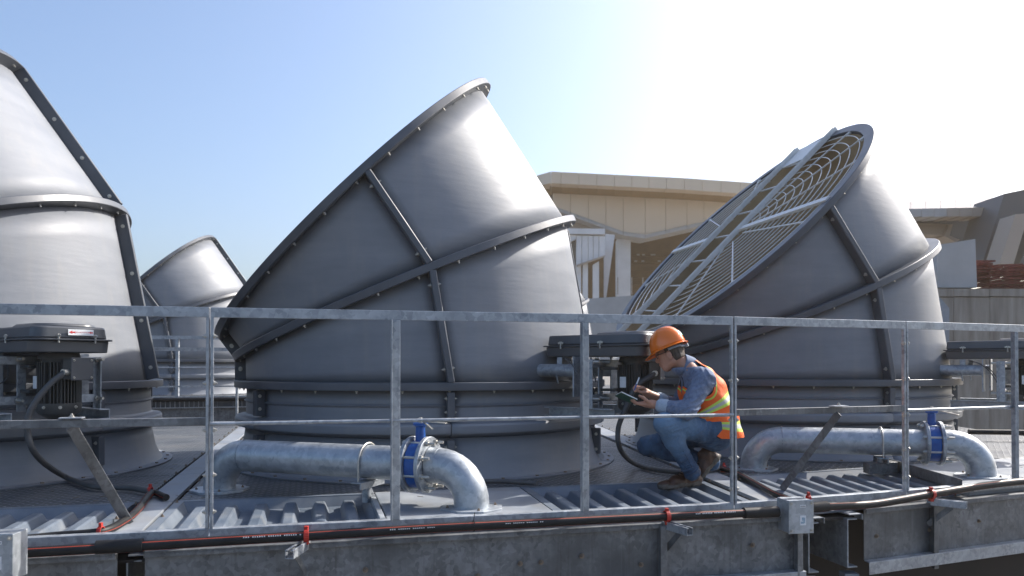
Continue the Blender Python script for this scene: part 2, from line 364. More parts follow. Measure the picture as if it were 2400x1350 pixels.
# ------------------------------------------------------------------ girders
def girder(s0, s1, label, t=-.04, split=()):
    root = thing('steel_girder', W((s0 + s1) / 2, t, -.5), 0, label, 'girder', 'galvanised edge girders')
    zt, zb = -.05, -.36
    ss = list(lin(s0, s1, 2))
    m = MB(); slab(m, s0, s1, t, t + .006, zb, zt); m.build('web', M['galv_dark'], root, 0)
    m = MB(); slab(m, s0, s1, t - .035, t + .1, zt, zt + .008); slab(m, s0, s1, t - .035, t - .029, zt - .02, zt); m.build('top_flange', M['galv_dark'], root, 0, .002)
    m = MB(); slab(m, s0, s1, t - .06, t, zb - .006, zb); slab(m, s0, s1, t - .062, t - .056, zb - .075, zb); m.build('bottom_flange', M['galv'], root, 0, .002)
    for sp in split:
        m = MB(); slab(m, sp - .02, sp + .02, t - .055, t - .001, zb - .1, zt - .003); m.build('stiffener', M['galv_dark'], root, 0, .002)
    n = int((s1 - s0) / .12)
    for k in range(n):
        if random.random() < .42:
            s = s0 + .1 + k * (s1 - s0 - .2) / n
            p = W(s, t - .001, random.choice((-.2, -.22, -.27))); part('bolt', RBOLT, root, root.matrix_basis.inverted() @ frame(p, (.25, -.97, 0), .95))
    return root
girder(-5.4, -1.72, 'weathered girder under the left end of the deck, beyond the wide gap', split=(-2.6,))
girder(-1.60, 1.97, 'long mottled girder below the valve and the crouching man', split=(1.06, 1.93))
girder(2.47, 6.4, 'mottled girder right of the gap in the deck edge', split=(3.06,))
# channel ends and posts in the gap between the units
def channel(name, p, label, h=.30, d=.45):
    root = thing(name, (p.x, p.y, -.5), .3, label, 'steel channel')
    m = MB(); m.extr([(-.035, -h / 2), (.035, -h / 2), (.035, -h / 2 + .008), (-.027, -h / 2 + .008), (-.027, h / 2 - .008), (.035, h / 2 - .008), (.035, h / 2), (-.035, h / 2)], (p.x, p.y, -.25), (p.x - .1, p.y + d, -.25))
    m.build('web', M['galv'], root, 0, .002)
    m = MB(); m.box((p.x, p.y + .05, -.75), (.09, .09, .62)); m.build('post', M['frp'], root, 0, .004)
    m = MB(); m.bar((p.x + .02, p.y, -.075), (p.x - .1, p.y + d, -.075), .09, .008); m.bar((p.x + .065, p.y, -.09), (p.x - .055, p.y + d, -.09), .006, .035); m.build('cap', M['galv'], root, 0, .002)
channel('support_channel', W(2.07, -.03), 'galvanised channel stub on the left side of the deck gap')
channel('support_channel', W(2.38, -.03), 'galvanised channel stub with grey post on the right side of the deck gap')
channel('support_channel', W(-1.66, .02), 'small channel stub beside the gap at bottom left')
for s in (2.2, -1.72):   # added dark sheet stands in for the shade deep in the gap
    m = MB(); m.box(W(s, .75, -.9), (.8, .01, 1.6), uA.to_3d(), vA.to_3d()); tag(m.build('gap_shade_sheet', M['dark'], None, 0), 'dark ribbed sheet deep inside the gap at the ' + ('right, behind the channel stubs' if s > 0 else 'bottom left'), 'sheet')
# lower wall that closes the underside
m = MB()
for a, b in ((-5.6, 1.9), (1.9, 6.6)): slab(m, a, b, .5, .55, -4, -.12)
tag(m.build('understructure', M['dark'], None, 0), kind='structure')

# ================================================================== FAN STACKS
TH = .2305
RN, R1, R2 = 1.56, 1.555, 1.5536
X1, Z1, T1 = -.146, 1.5447, .4032
X2, Z2, T2 = -.6165, 2.2273, .7765
RB = 1.735
def ringpt(x, z, t, r, a, off=0):
    return Vector((x + r * math.cos(a) * math.cos(t) - off * math.sin(t), r * math.sin(a), z + r * math.cos(a) * math.sin(t) + off * math.cos(t)))
def ringflange(mb, x, z, t, r0, r1, th, n=96, a0=0, a1=2 * math.pi):
    pr = [(r0, -th / 2), (r1, -th / 2), (r1, th / 2), (r0, th / 2)]
    m = n; vs = [ringpt(x, z, t, r, a0 + (a1 - a0) * k / n, o) for r, o in pr for k in range(m)]
    fs = [(i * m + k, i * m + (k + 1) % m, ((i + 1) % 4) * m + (k + 1) % m, ((i + 1) % 4) * m + k) for i in range(4) for k in range(m)]
    mb.add(vs, fs)
def make_stack(label):
    root = thing('fan_stack', (0, 0, 0), 0, label, 'fan stack', 'grey mitred fan stacks')
    A = math.pi / 2
    ZN = .70
    # skirt and neck in six curved panels
    prof_s = [(RB, 0), (RB, .014), (1.655, .016), (1.63, .05), (1.60, .12), (1.578, .22), (1.565, .31)]
    prof_n = [(1.565, .313), (1.60, .33), (1.645, .345), (1.65, .36), (1.65, .40), (1.64, .415), (1.575, .425), (1.56, .44), (1.556, .53), (1.575, .545), (1.556, .56), (1.556, .655)]
    for k in range(6):
        a0 = -math.pi / 2 + k * math.pi / 3
        m = MB(); m.lathe(prof_s, 16, a0 + .002, a0 + math.pi / 3 - .002); m.build('skirt_panel', M['frp'], root, 50, world=False, solid=.012)
        m = MB(); m.lathe(prof_n, 16, a0 + .002, a0 + math.pi / 3 - .002); m.build('neck_panel', M['frp'], root, 30, world=False, solid=.012)
        # vertical joint flange
        d = Vector((math.cos(a0), math.sin(a0), 0)); tn = Vector((-d.y, d.x, 0))
        for zz_, hh_ in ((.545, .20), (.19, .22)):
            m = MB(); m.box(d * 1.60 + Vector((0, 0, zz_)), (.085, .055, hh_), d, tn); m.build('joint_rib', M['frp_rib'], root, 0, .006, world=False)
        for z in (.12, .25, .5, .6):
            for sg in (-1, 1): part('bolt', BOLT, root, frame(d * 1.61 + tn * sg * .028 + Vector((0, 0, z)), tn * sg, .9))
        # lugs along skirt
    m = MB()
    for k in range(36):
        a = k * math.pi / 18 + .05; p = Vector((1.695 * math.cos(a), 1.695 * math.sin(a), .014)); m.cyl(p, p + Vector((0, 0, .01)), .013, 6)
    m.build('skirt_bolts', M['rustbolt'], root, 0, world=False, kind='stuff')
    m = MB(); m.lathe([(1.556, .655), (1.655, .655), (1.657, .70), (1.655, .715), (1.556, .715)], 96, close=True); m.build('neck_ring', M['frp_rib'], root, 40, .004, world=False)
    m = MB()
    for k in range(30):
        a = k * math.pi / 15 + .1; p = Vector((1.61 * math.cos(a), 1.61 * math.sin(a), .655)); m.cyl(p, p - Vector((0, 0, .02)), .006, 6); m.cyl(p - Vector((0, 0, .009)), p, .010, 6)
    m.build('ring_bolts', M['bolt'], root, 0, world=False, kind='stuff')
    # mitred shells: quarter panels, lower then upper
    def sect(xa, za, ta, ra, xb, zb, tb, rb, offa, offb):
        for q in range(4):
            m = MB(); n = 24; nz = 6
            vs = []
            for j in range(nz + 1):
                w_ = j / nz
                for k in range(n + 1):
                    a = q * A + .004 + (A - .008) * k / n
                    vs.append(ringpt(xa, za, ta, ra, a, offa).lerp(ringpt(xb, zb, tb, rb, a, offb), w_))
            m.add(vs, [(j * (n + 1) + k, j * (n + 1) + k + 1, (j + 1) * (n + 1) + k + 1, (j + 1) * (n + 1) + k) for j in range(nz) for k in range(n)])
            m.build('shell_panel', [M['frp'], M['frp_in']], root, 50, world=False, solid=.014)
            a = q * A
            pa, pb = ringpt(xa, za, ta, ra, a, offa), ringpt(xb, zb, tb, rb, a, offb)
            oa = (ringpt(xa, za, ta, ra + 1, a, offa) - pa); ob = (ringpt(xb, zb, tb, rb + 1, a, offb) - pb)
            out = (oa + ob).normalized(); d = (pb - pa).normalized(); out = (out - d * out.dot(d)).normalized(); tn = d.cross(out)
            m = MB(); e0, e1 = pa, pb
            m.extr([(-.026, -.012), (.026, -.012), (.026, .092), (.018, .098), (-.018, .098), (-.026, .092)], e0, e1, out)
            m.build('joint_rib', M['frp_rib'], root, 30, .004, world=False)
            L = (pb - pa).length; nb = max(2, round(L / .33))
            for k in range(nb):
                p = pa + d * (.1 + (L - .2) * k / (nb - 1)) + out * .05
                for sg in (-1, 1): part('bolt', BOLT, root, frame(p + tn * sg * .026, tn * sg, 1.1))
    sect(0, .715, 0, RN, X1, Z1, T1, R1, 0, -.03)
    sect(X1, Z1, T1, R1, X2, Z2, T2, R2, .03, -.03)
    for x, z, t, r in ((X1, Z1, T1, R1), (X2, Z2, T2, R2)):
        m = MB(); ringflange(m, x, z, t, r - .012, r + .095, .06); m.build('ring_flange', M['frp_rib'], root, 40, .006, world=False)
        m = MB()
        for k in range(32):
            a = k * math.pi / 16 + .13; p = ringpt(x, z, t, r + .05, a, -.03); n_ = Vector((math.sin(t), 0, -math.cos(t)))
            m.cyl(p, p + n_ * .009, .010, 6); m.cyl(p, p + n_ * .020, .006, 6)
        m.build('ring_bolts', M['bolt'], root, 0, world=False, kind='stuff')
    return root
def rest_lining(root):
    """brown inner skin with warm glare painted in, so the mouth reads as a deep duct"""
    m = MB(); n = 64; rows = [(0, .715, 0, RN - .03), (X1, Z1, T1, R1 - .025), (X2, Z2, T2, R2 - .022)]
    vs = [ringpt(x, z, t, r, 2 * math.pi * k / n) for x, z, t, r in rows for k in range(n)]
    m.add(vs, [(j * n + k, j * n + (k + 1) % n, (j + 1) * n + (k + 1) % n, (j + 1) * n + k) for j in range(2) for k in range(n)])
    m.build('lining', M['frp_in'], root, 50, world=False)
def make_guard(root):
    e1 = Vector((math.cos(T2), 0, math.sin(T2))); e2 = Vector((0, 1, 0)); n_ = Vector((-math.sin(T2), 0, math.cos(T2))); c = Vector((X2, 0, Z2)) + n_ * .012
    G = lambda a, b, h=0: c + e1 * a + e2 * b + n_ * h
    g_ = MB()
    q0, q1 = -.10, .52
    def arc(r, lo, hi, nn=40): return [G(r * math.cos(lo + (hi - lo) * k / nn), r * math.sin(lo + (hi - lo) * k / nn), .0) for k in range(nn + 1)]
    wires = MB()
    for k in range(13):
        r = .24 + k * .104
        if r > abs(q0) : wires.tube(arc(r, math.pi, 2 * math.pi), .0055, 6)
        if r > q1 + .05:
            a = math.asin(q1 / r); wires.tube(arc(r, a, math.pi - a), .0055, 6)
    wires.build('guard_rings', M['guard'], root, 60, world=False, kind='stuff')
    for a in [R(x) for x in (205, 232, 262, 295, 318, 340, 38, 66, 112, 146)]:
        m = MB(); r0 = .25 if a > math.pi else (q1 + .03) / max(.3, math.sin(a)); m.bar(G(r0 * math.cos(a), r0 * math.sin(a), .008), G(1.57 * math.cos(a), 1.57 * math.sin(a), .008), .012, .012, n_); m.build('guard_rod', M['guard'], root, 0, world=False)
        m = MB(); m.box(G(1.55 * math.cos(a), 1.55 * math.sin(a), .0), (.10, .05, .02), e1 * math.cos(a) + e2 * math.sin(a), -e1 * math.sin(a) + e2 * math.cos(a)); m.build('guard_clip', M['guard'], root, 0, world=False)
    for b in (q0, q1):
        m = MB(); L = math.sqrt(1.64 ** 2 - b * b); m.extr([(-.026, -.02), (.026, -.02), (.026, .03), (.020, .03), (.020, -.014), (-.020, -.014), (-.020, .03), (-.026, .03)], G(-L, b, .03), G(L + .03, b, .03), n_); m.build('guard_beam', M['guard'], root, 0, .003, world=False)
    for a in (-1.2, -.8, -.4, 0, .4, .8, 1.2):
        m = MB(); m.bar(G(a, q0), G(a + .08, q1), .014, .014, n_); m.build('guard_rod', M['guard'], root, 0, world=False)
    for a in (-.0,):
        for b0, b1 in ((-1.6, q0), (q1, 1.58)):
            m = MB(); m.bar(G(a + .05, b0, .02), G(a + .05, b1, .02), .06, .03, n_); m.build('guard_crossbar', M['guard'], root, 0, .003, world=False)
    m = MB(); m.box(G(1.42, (q0 + q1) / 2, .015), (.34, q1 - q0 - .07, .012), e1, e2); m.build('guard_plate', M['guard'], root, 0, .002, world=False)
st = make_stack('large central fan stack behind the blue valve pipe, its mouth opening away')
rest_lining(st)
C0 = Vector((-.8101, 7.1126, 0)); C2 = Vector((2.983, 8.349, 0)); CL = Vector((-4.6859, 6.3217, 0))
# far stacks share everything (the mouth guards of these face away and are left off as in the photograph)
FZ = .26
far1 = dup(st, (-7.02, 16.6, FZ), TH, 'small far fan stack between the left stack and the central one')
far2 = dup(st, (.45, 18.4, FZ), TH, 'pale far fan stack peeping out right of the central stack')
left = dup(st, CL, TH, 'nearest left fan stack cut by the photo edge, bolted dark rib down its side')
right = dup(st, C2, TH - .01, 'right fan stack with wire mesh guard and twin beams over its mouth')
make_guard(right)
st.location = C0; st.rotation_euler = (0, 0, TH)

# ================================================================== DRIVE UNITS
def make_drive(label):
    root = thing('drive_unit', (0, 0, 0), 0, label, 'fan motor', 'belt drive motor units')
    rm = 2.2
    def outline(x0, x1, hw, rr, z0, z1, taper=0):
        pts = [(x0, -hw), (x1 - rr, -hw)] + [(x1 - rr + rr * math.sin(a), -hw + rr - rr * math.cos(a)) for a in lin(.2, math.pi / 2, 5)] + \
              [(x1 - rr + rr * math.cos(a), hw - rr + rr * math.sin(a)) for a in lin(0, math.pi / 2, 6)] + [(x0, hw)]
        n = len(pts); cx = (x0 + x1) / 2
        return [(x, y, z0) for x, y in pts] + [(cx + (x - cx) * (1 - taper * .3), y * (1 - taper), z1) for x, y in pts], n
    def prism(mb, *a, **k):
        vs, n = outline(*a, **k); mb.add(vs, [tuple(range(n))[::-1], tuple(range(n, 2 * n))] + [(i, (i + 1) % n, (i + 1) % n + n, i + n) for i in range(n)])
    m = MB(); prism(m, 1.56, 2.40, .24, .08, .87, .945, taper=-.03); m.build('lower_housing', M['housing'], root, 40, .006, world=False)
    m = MB(); prism(m, 1.54, 2.44, .262, .10, .946, .956); m.build('housing_flange', M['housing'], root, 40, .002, world=False)
    m = MB(); prism(m, 1.56, 2.40, .235, .08, .957, 1.035, taper=.05); m.build('upper_housing', M['housing'], root, 40, .012, world=False)
    m = MB(); prism(m, 1.98, 2.37, .20, .12, 1.035, 1.055, taper=.12); m.build('housing_crown', M['housing'], root, 40, .008, world=False)
    # wing nuts
    for x, y in ((1.7, -.258), (2.05, -.258), (2.43, -.1), (2.43, .12)):
        m = MB(); m.cyl((x, y, .93), (x, y, .972), .006, 8); m.box((x - .012, y, .975), (.022, .006, .014), (.9, 0, .35), (0, 1, 0)); m.box((x + .012, y, .975), (.022, .006, .014), (.9, 0, -.35), (0, 1, 0)); m.build('wing_nut', M['bolt'], root, 0, world=False)
    # sticker on both long sides near the end
    dd = Vector((math.cos(R(-38)), math.sin(R(-38)), 0))
    def sticker(p, X, Yu):
        m = MB(); m.box(p, (.155, .038, .0015), X, Yu); s = m.build('sticker', M['white'], root, 0, world=False)
        X = Vector(X).normalized(); Yv = Vector(Yu).normalized(); Nn = X.cross(Yv) * .0014; p = Vector(p)
        for c, sc in ((-.052, 1.), (.062, .6)):
            m = MB(); q = [(-.022, 0), (0, .011), (-.002, .004), (.022, .006), (.013, 0), (.022, -.006), (-.002, -.004), (0, -.011)]
            m.add([p + Nn + X * (c + a * sc) + Yv * b * min(1, sc + .2) for a, b in q], [tuple(range(8))]); m.build('arrow', M['arrow'], s, 0, world=False)
        tc = bpy.data.curves.new('lettering', 'FONT'); tc.body = 'FAN ROTATION'; tc.size = .0125; tc.align_x = 'CENTER'; tc.align_y = 'CENTER'
        to = bpy.data.objects.new('lettering', tc); me = bpy.data.meshes.new_from_object(to); bpy.data.objects.remove(to)
        me.materials.append(M['arrow']); o = bpy.data.objects.new('lettering', me); COL.objects.link(o); o.parent = s
        mt = Matrix((X, Yv, X.cross(Yv))).transposed().to_4x4(); o.matrix_basis = Matrix.Translation(p + Nn + X * .008) @ mt
    sticker((2.411, .04, .998), (0, 1, 0), (-.06, 0, 1))
    # motor
    m = MB(); m.tube([(rm, 0, .50), (rm, 0, .83)], .098, 32); m.tube([(rm, 0, .83), (rm, 0, .868)], [.125, .115], 32); m.build('motor_body', M['motor'], root, 40, world=False)
    for k in range(40):
        a = 2 * math.pi * k / 40
        if k in (4, 5, 6, 14, 24, 34): continue
        d = Vector((math.cos(a), math.sin(a), 0)); m = MB(); m.box(Vector((rm, 0, .675)) + d * .112, (.034, .0045, .27), d, (-d.y, d.x, 0)); m.build('cooling_fin', M['motor'], root, 0, world=False)
    m = MB(); m.tube([(rm, 0, .47), (rm, 0, .49), (rm, 0, .545)], [.11, .128, .130], 32); m.tube([(rm, 0, .44), (rm, 0, .47)], [.06, .11], 32); m.build('fan_cowl', M['motor'], root, 40, world=False)
    m = MB(); m.box((rm - .03, -.133, .68), (.05, .004, .08)); m.build('name_plate', M['white'], root, 0, world=False)
    for k in range(5):
        a = -2.6 + k * .75; d = Vector((math.cos(a), math.sin(a), 0)); part('bolt', BOLT, root, frame(Vector((rm, 0, .52)) + d * .129, d, .7))
    # terminal box
    a = .30; d = Vector((math.cos(a), math.sin(a), 0)); tn = Vector((-d.y, d.x, 0))
    m = MB(); m.box(Vector((rm, 0, .765)) + d * .155, (.08, .155, .135), d, tn); b = m.build('terminal_box', M['motor'], root, 0, .006, world=False)
    m = MB(); m.box(Vector((rm, 0, .765)) + d * .199, (.008, .165, .145), d, tn); m.build('lid', M['housing'], b, 0, .004, world=False)
    for y in (-.065, .065):
        for z in (.71, .82): part('screw', BOLT, b, frame(Vector((rm, 0, z)) + d * .203 + tn * y, d, .55))
    m = MB(); m.cyl(Vector((rm, 0, .745)) + d * .165 - tn * .076, Vector((rm, 0, .745)) + d * .165 - tn * .115, .021, 10); m.build('gland', M['bolt'], root, 40, world=False)
    # mounting frame
    def member(a_, b_, w_, h_, up=(1, 0, 0), nm='frame_member', mt='galv'):
        m = MB(); m.bar(a_, b_, w_, h_, up); m.build(nm, M[mt], root, 0, .003, world=False)
    x = 1.98
    for y in (-.34, -.14, .14, .34): member((x, y, .485), (x, y, .845), .055, .012)
    member((x + .008, -.37, .82), (x + .008, .37, .82), .055, .012); member((x + .008, -.37, .56), (x + .008, .37, .56), .055, .012)
    for y in (-.34, .34): member((x + .03, y, .485), (x + .03, y, .845), .010, .055)
    for y in (-.30, .30):
        m = MB(); m.extr([(-.035, -.035), (.035, -.035), (.035, -.027), (-.027, -.027), (-.027, .027), (.035, .027), (.035, .035), (-.035, .035)], (1.60, y, .455), (2.18, y, .455)); m.build('channel', M['galv'], root, 0, .002, world=False)
    for y in (-.33, .33, -.17, .17):
        for z in (.83, .56): m = MB(); m.cyl((x - .05, y, z), (x + .11, y, z), .0095, 8); m.cyl((x + .02, y, z), (x + .034, y, z), .018, 6); m.build('stud', M['bolt'], root, 40, world=False)
    member((1.98, -.10, .62), (2.12, -.10, .62), .10, .02, (0, 0, 1), 'motor_foot', 'motor'); member((1.98, .10, .62), (2.12, .10, .62), .10, .02, (0, 0, 1), 'motor_foot', 'motor')
    member((1.98, -.10, .78), (2.12, -.10, .78), .10, .02, (0, 0, 1), 'motor_foot', 'motor'); member((1.98, .10, .78), (2.12, .10, .78), .10, .02, (0, 0, 1), 'motor_foot', 'motor')
    for y in (-.27, .27):
        m = MB(); m.cyl((1.52, y, .765), (1.86, y, .765), .05, 20); m.build('shaft_tube', M['galv'], root, 40, world=False)
        m = MB(); m.box((1.865, y, .72), (.012, .13, .30)); m.build('end_plate', M['galv'], root, 0, .002, world=False)
        m = MB(); m.box((1.70, y, .835), (.045, .012, .06)); m.box((1.70, y - .03, .7), (.012, .008, .07), (1, 0, 0), (0, .9, .3)); m.build('strap', M['galv'], root, 0, .002, world=False)
    m = MB()
    for k, (y0, y1) in enumerate(((-.30, -.2), (-.28, -.36))):
        m.tube(rpath([(1.75, y0, .86), (1.88, y1, .80), (1.96, y1 - .02, .70), (1.985, y0 - .06, .62)]), .004, 6)
    m.build('grease_lines', M['flex'], root, 60, world=False)
    return root
dr = make_drive('finned drive motor under a dark belt housing, beside the crouching man')
dang = R(-38)
dup(dr, (CL.x - .02, CL.y, .05), dang + .02, 'dark drive motor at the far left edge, housing with red arrow sticker')
dup(dr, (C2.x, C2.y, .03), dang, 'drive motor at the right edge, half hidden by a railing post')
dup(dr, (-3.1, 17.5, FZ), dang, 'tiny far drive motor seen between left stack and central stack')
dr.location = C0 + Vector((0, 0, .035)); dr.rotation_euler = (0, 0, dang)

# ================================================================== RAILINGS
Lp = lambda w_, h_, t_: [(-w_, h_ / 2 - t_), (-w_, h_ / 2), (0, h_ / 2), (0, -h_ / 2), (-t_, -h_ / 2), (-t_, h_ / 2 - t_)]
def rail_frame(s0, s1, posts, label, mid='rod', brace=None, wide0=False, wide1=False, zt=1.122, ends=(True, True), t=0., base=True, foot=None):
    P = lambda s, z, dt=0: W(s, t + dt, z)
    root = thing('railing_section', P((s0 + s1) / 2, 0), 0, label, 'railing', 'galvanised railing sections')
    a, b = s0 + .004, s1 - .004
    def ext(name, prof, p0, p1, mt='galv', up=(0, 0, 1)):
        m = MB(); m.extr(prof, p0, p1, up); m.build(name, M[mt], root, 0, .0025)
    back = [(y * -1, z) for y, z in Lp(.05, .05, .006)]     # horizontal leg to the left of travel = away from the camera
    front = Lp(.05, .05, .006)
    ext('top_rail', front, P(a, zt - .025), P(b, zt - .025))
    if base: ext('base_rail', front, P(a, .012), P(b, .012))
    if mid == 'rod':
        m = MB(); m.cyl(P(a, .55), P(b, .55), .0095, 12); m.build('mid_rail', M['galv'], root, 40)
    else:
        ext('mid_rail', Lp(.04, .038, .005), P(a, .562, .0), P(b, .562, .0), 'galv_dark')  # darker steel paints in the shade on the rail face
    lo = .037 if base else .0
    for s in posts:
        m = MB(); m.extr([(-.025, 0), (.025, 0), (.025, .006), (-.019, .006), (-.019, .05), (-.025, .05)], P(s, lo), P(s, zt - .05), P(s, 0, -1) - P(s, 0)); m.build('post', M['galv'], root, 0, .0025)
    for e, s, sg in ((ends[0], a, 1), (ends[1], b, -1)):
        if e:
            m = MB(); m.bar(P(s + sg * .003, lo), P(s + sg * .003, zt - .05), .006, .034, P(0, 0, 1) - P(0, 0), off=(0, .017)); m.bar(P(s + sg * .007, lo), P(s + sg * .007, zt - .05), .014, .006, P(0, 0, 1) - P(0, 0), off=(0, 0.002)); m.build('end_post', M['galv'], root, 0, .002)
            for z in (.12, .3, .52, .75, .98):
                d = (W(s - sg, 0) - W(s, 0)).normalized()
                part('bolt', BOLT, root, root.matrix_basis.inverted() @ frame(P(s + sg * .012, z, .008), -d * 1, .9))
    if brace is not None:
        p0 = P(brace, .545, .01); p1 = Vector(foot)
        m = MB(); m.bar(p0, p1, .05, .006, (0, -1, 1)); m.build('brace', M['galv_dark'], root, 0, .002)  # brace shade put into the colour by the darker steel
        m = MB(); m.box(P(brace, .589, .01), (.10, .06, .006), (uA.x, uA.y, 0), (vA.x, vA.y, 0)); m.build('brace_tab', M['galv'], root, 0, .002)
        part('bolt', BOLT, root, root.matrix_basis.inverted() @ frame(P(brace, .592, .01), (0, 0, 1), .9))
    return root
rail_frame(-3.9, -1.32, (-2.7,), 'left railing section with slanted brace in front of the left fan stack', mid='angle', brace=-1.93, foot=at(302, 1228, .004), ends=(False, True))
rail_frame(-1.32, 1.54, (-.417, .62), 'long railing section with two square posts in front of the central stack and the man')
rail_frame(1.54, 2.87, (), 'short railing section with slanted brace right of the crouching man', mid='angle', brace=2.30, foot=at(1832, 1148, .004))
rail_frame(2.87, 5.6, (3.91,), 'railing section at the right edge of the photo, one broad post', ends=(True, False))

# ================================================================== CONDUITS
def conduit(name, pts, r, label, stripe=True, cat='conduit', mats=None, n=16, grp=None):
    P = rpath(pts, 10); m = MB(); m.tube(P, r, 32 if stripe else n, True, 0, ((5, 16, 27), 1) if stripe else None)
    o = m.build(name, mats or [M['hdpe'], M['redline']], None, 60); return tag(o, label, cat, grp)
main = [W(s, -.085, z) for s, z in ((-2.2, -.012), (-1.78, -.01), (-1.3, -.006), (-.8, -.002), (-.2, .003), (.4, .002), (1.0, .0), (1.5, -.004), (1.78, -.006))]
conduit('power_conduit', main, .0242, 'thick black conduit with orange lines running along the deck edge to the junction box')
for s0, s1 in ((1.56, 1.78), (-1.80, -1.60)):
    m = MB(); m.tube([W(s0, -.085, -.005), W(s1, -.085, -.006)], .0315, 32, True, 0, ((6,), 1)); tag(m.build('coupling', [M['hdpe'], M['redline']], None, 60), 'black sleeve joining the conduit to the ' + ('galvanised box' if s0 > 0 else 'box at bottom left'), 'coupling')
rt = [W(2.0, -.085, .005), W(2.25, -.09, -.002), W(2.5, -.09, -.01), W(2.75, -.085, .0), W(3.1, -.08, .02), W(3.6, -.07, .04), W(4.2, -.07, .045), W(5.6, -.07, .05)]
conduit('power_conduit', rt, .0242, 'black conduit bending upward from the galvanised box to the right edge')
m = MB(); m.tube([W(1.99, -.085, .005), W(2.14, -.087, .002)], .031, 32, True, 0, ((6,), 1)); tag(m.build('coupling', [M['hdpe'], M['redline']], None, 60), 'black sleeve on the right face of the galvanised box', 'coupling')
conduit('power_conduit', [at(390, 1166, .03), at(356, 1156, .03), at(322, 1196, .035), at(290, 1222, .03), at(236, 1246, .03), at(130, 1256, .02), at(52, 1264, .02)], .020, 'thin black conduit curving over the deck to the bottom left box')
conduit('power_conduit', [at(1690, 1098, .03), at(1725, 1108, .03), at(1770, 1132, .03), at(1815, 1157, .03), at(1850, 1170, .03), at(1885, 1172, .03)], .019, 'thin black conduit from behind the man to the galvanised box')
m = MB()
for s_c, n_c in ((-1.15, 26), (-.45, 22), (.15, 20), (1.25, 24)):
    for k in range(n_c):
        if k % 7 == 3: continue
        m.box(W(s_c + k * .0105, -.085, .0) + Vector((uA.y, -uA.x, 0)) * .0226 + Vector((0, 0, .010)), (.006, .0012, .006), uA.to_3d(), vA.to_3d())
mc = [o for o in bpy.data.objects if o.name == 'power_conduit'][0]; m.build('print_marks', M['white'], mc, 0, kind='stuff')
for s_c, lab_ in ((-.02, 'thin black cable tie round the conduit right of the blue valve'),):
    m = MB(); c_ = W(s_c, -.085, .003); u3 = uA.to_3d(); v3 = vA.to_3d(); rr_ = [c_ + (v3 * math.cos(a) + Vector((0, 0, 1)) * math.sin(a)) * .0285 for a in lin(0, 2 * math.pi, 17)]
    for i in range(16): m.bar(rr_[i], rr_[i + 1], .005, .0015, u3.cross(rr_[i + 1] - rr_[i]))
    m.bar(c_ + Vector((0, 0, .027)), c_ + Vector((.006, 0, .07)), .004, .0015, (0, 1, 0)); tag(m.build('cable_tie', M['hdpe'], None, 0), lab_, 'cable tie')
# flexible conduits of the motors
def flexc(pts, label, r=.019): return conduit('flexible_conduit', pts, r, label, False, 'cable', M['flex'], 16, 'grey flexible conduits')
g1 = dr.matrix_basis @ Vector((2.2 + .165 * math.cos(.3) + .1 * math.sin(.3), .165 * math.sin(.3) - .1 * math.cos(.3), .745))
Ll = T((CL.x - .02, CL.y, .05), dang + .02) @ Vector((2.2 + .165 * math.cos(.3) + .1 * math.sin(.3), .165 * math.sin(.3) - .1 * math.cos(.3), .745))
Rr = T((C2.x, C2.y, .03), dang) @ Vector((2.2 + .165 * math.cos(.3) + .1 * math.sin(.3), .165 * math.sin(.3) - .1 * math.cos(.3), .745))
flexc([Ll, atY(115, 903, Ll.y - .05), atY(75, 955, Ll.y - .1), atY(64, 1010, Ll.y - .1), atY(88, 1070, Ll.y), at(150, 1116, .05), at(220, 1140, .03), at(300, 1143, .03), at(352, 1152, .03)], 'grey flexible conduit looping from the left motor down to the deck')
flexc([g1, atY(1492, 905, g1.y - .02), atY(1470, 950, g1.y - .02), atY(1449, 1005, g1.y), atY(1455, 1055, g1.y + .05), at(1490, 1088, .04), at(1550, 1103, .03), at(1630, 1106, .025), at(1695, 1097, .03)], 'grey flexible conduit looping from the motor behind the man and past his feet')
flexc([Rr, Rr + Vector((-.02, -.06, -.1)), Rr + Vector((-.12, -.1, -.3)), Rr + Vector((-.05, -.1, -.55)), Rr + Vector((.15, -.1, -.70)), Rr + Vector((.6, -.2, -.72))], 'grey flexible conduit hanging from the right edge motor')
flexc([at(1120, 1128, .03), at(1170, 1128, .03), at(1215, 1130, .03), at(1258, 1133, .03)], 'short grey hose end lying at the foot of the central stack', .017)
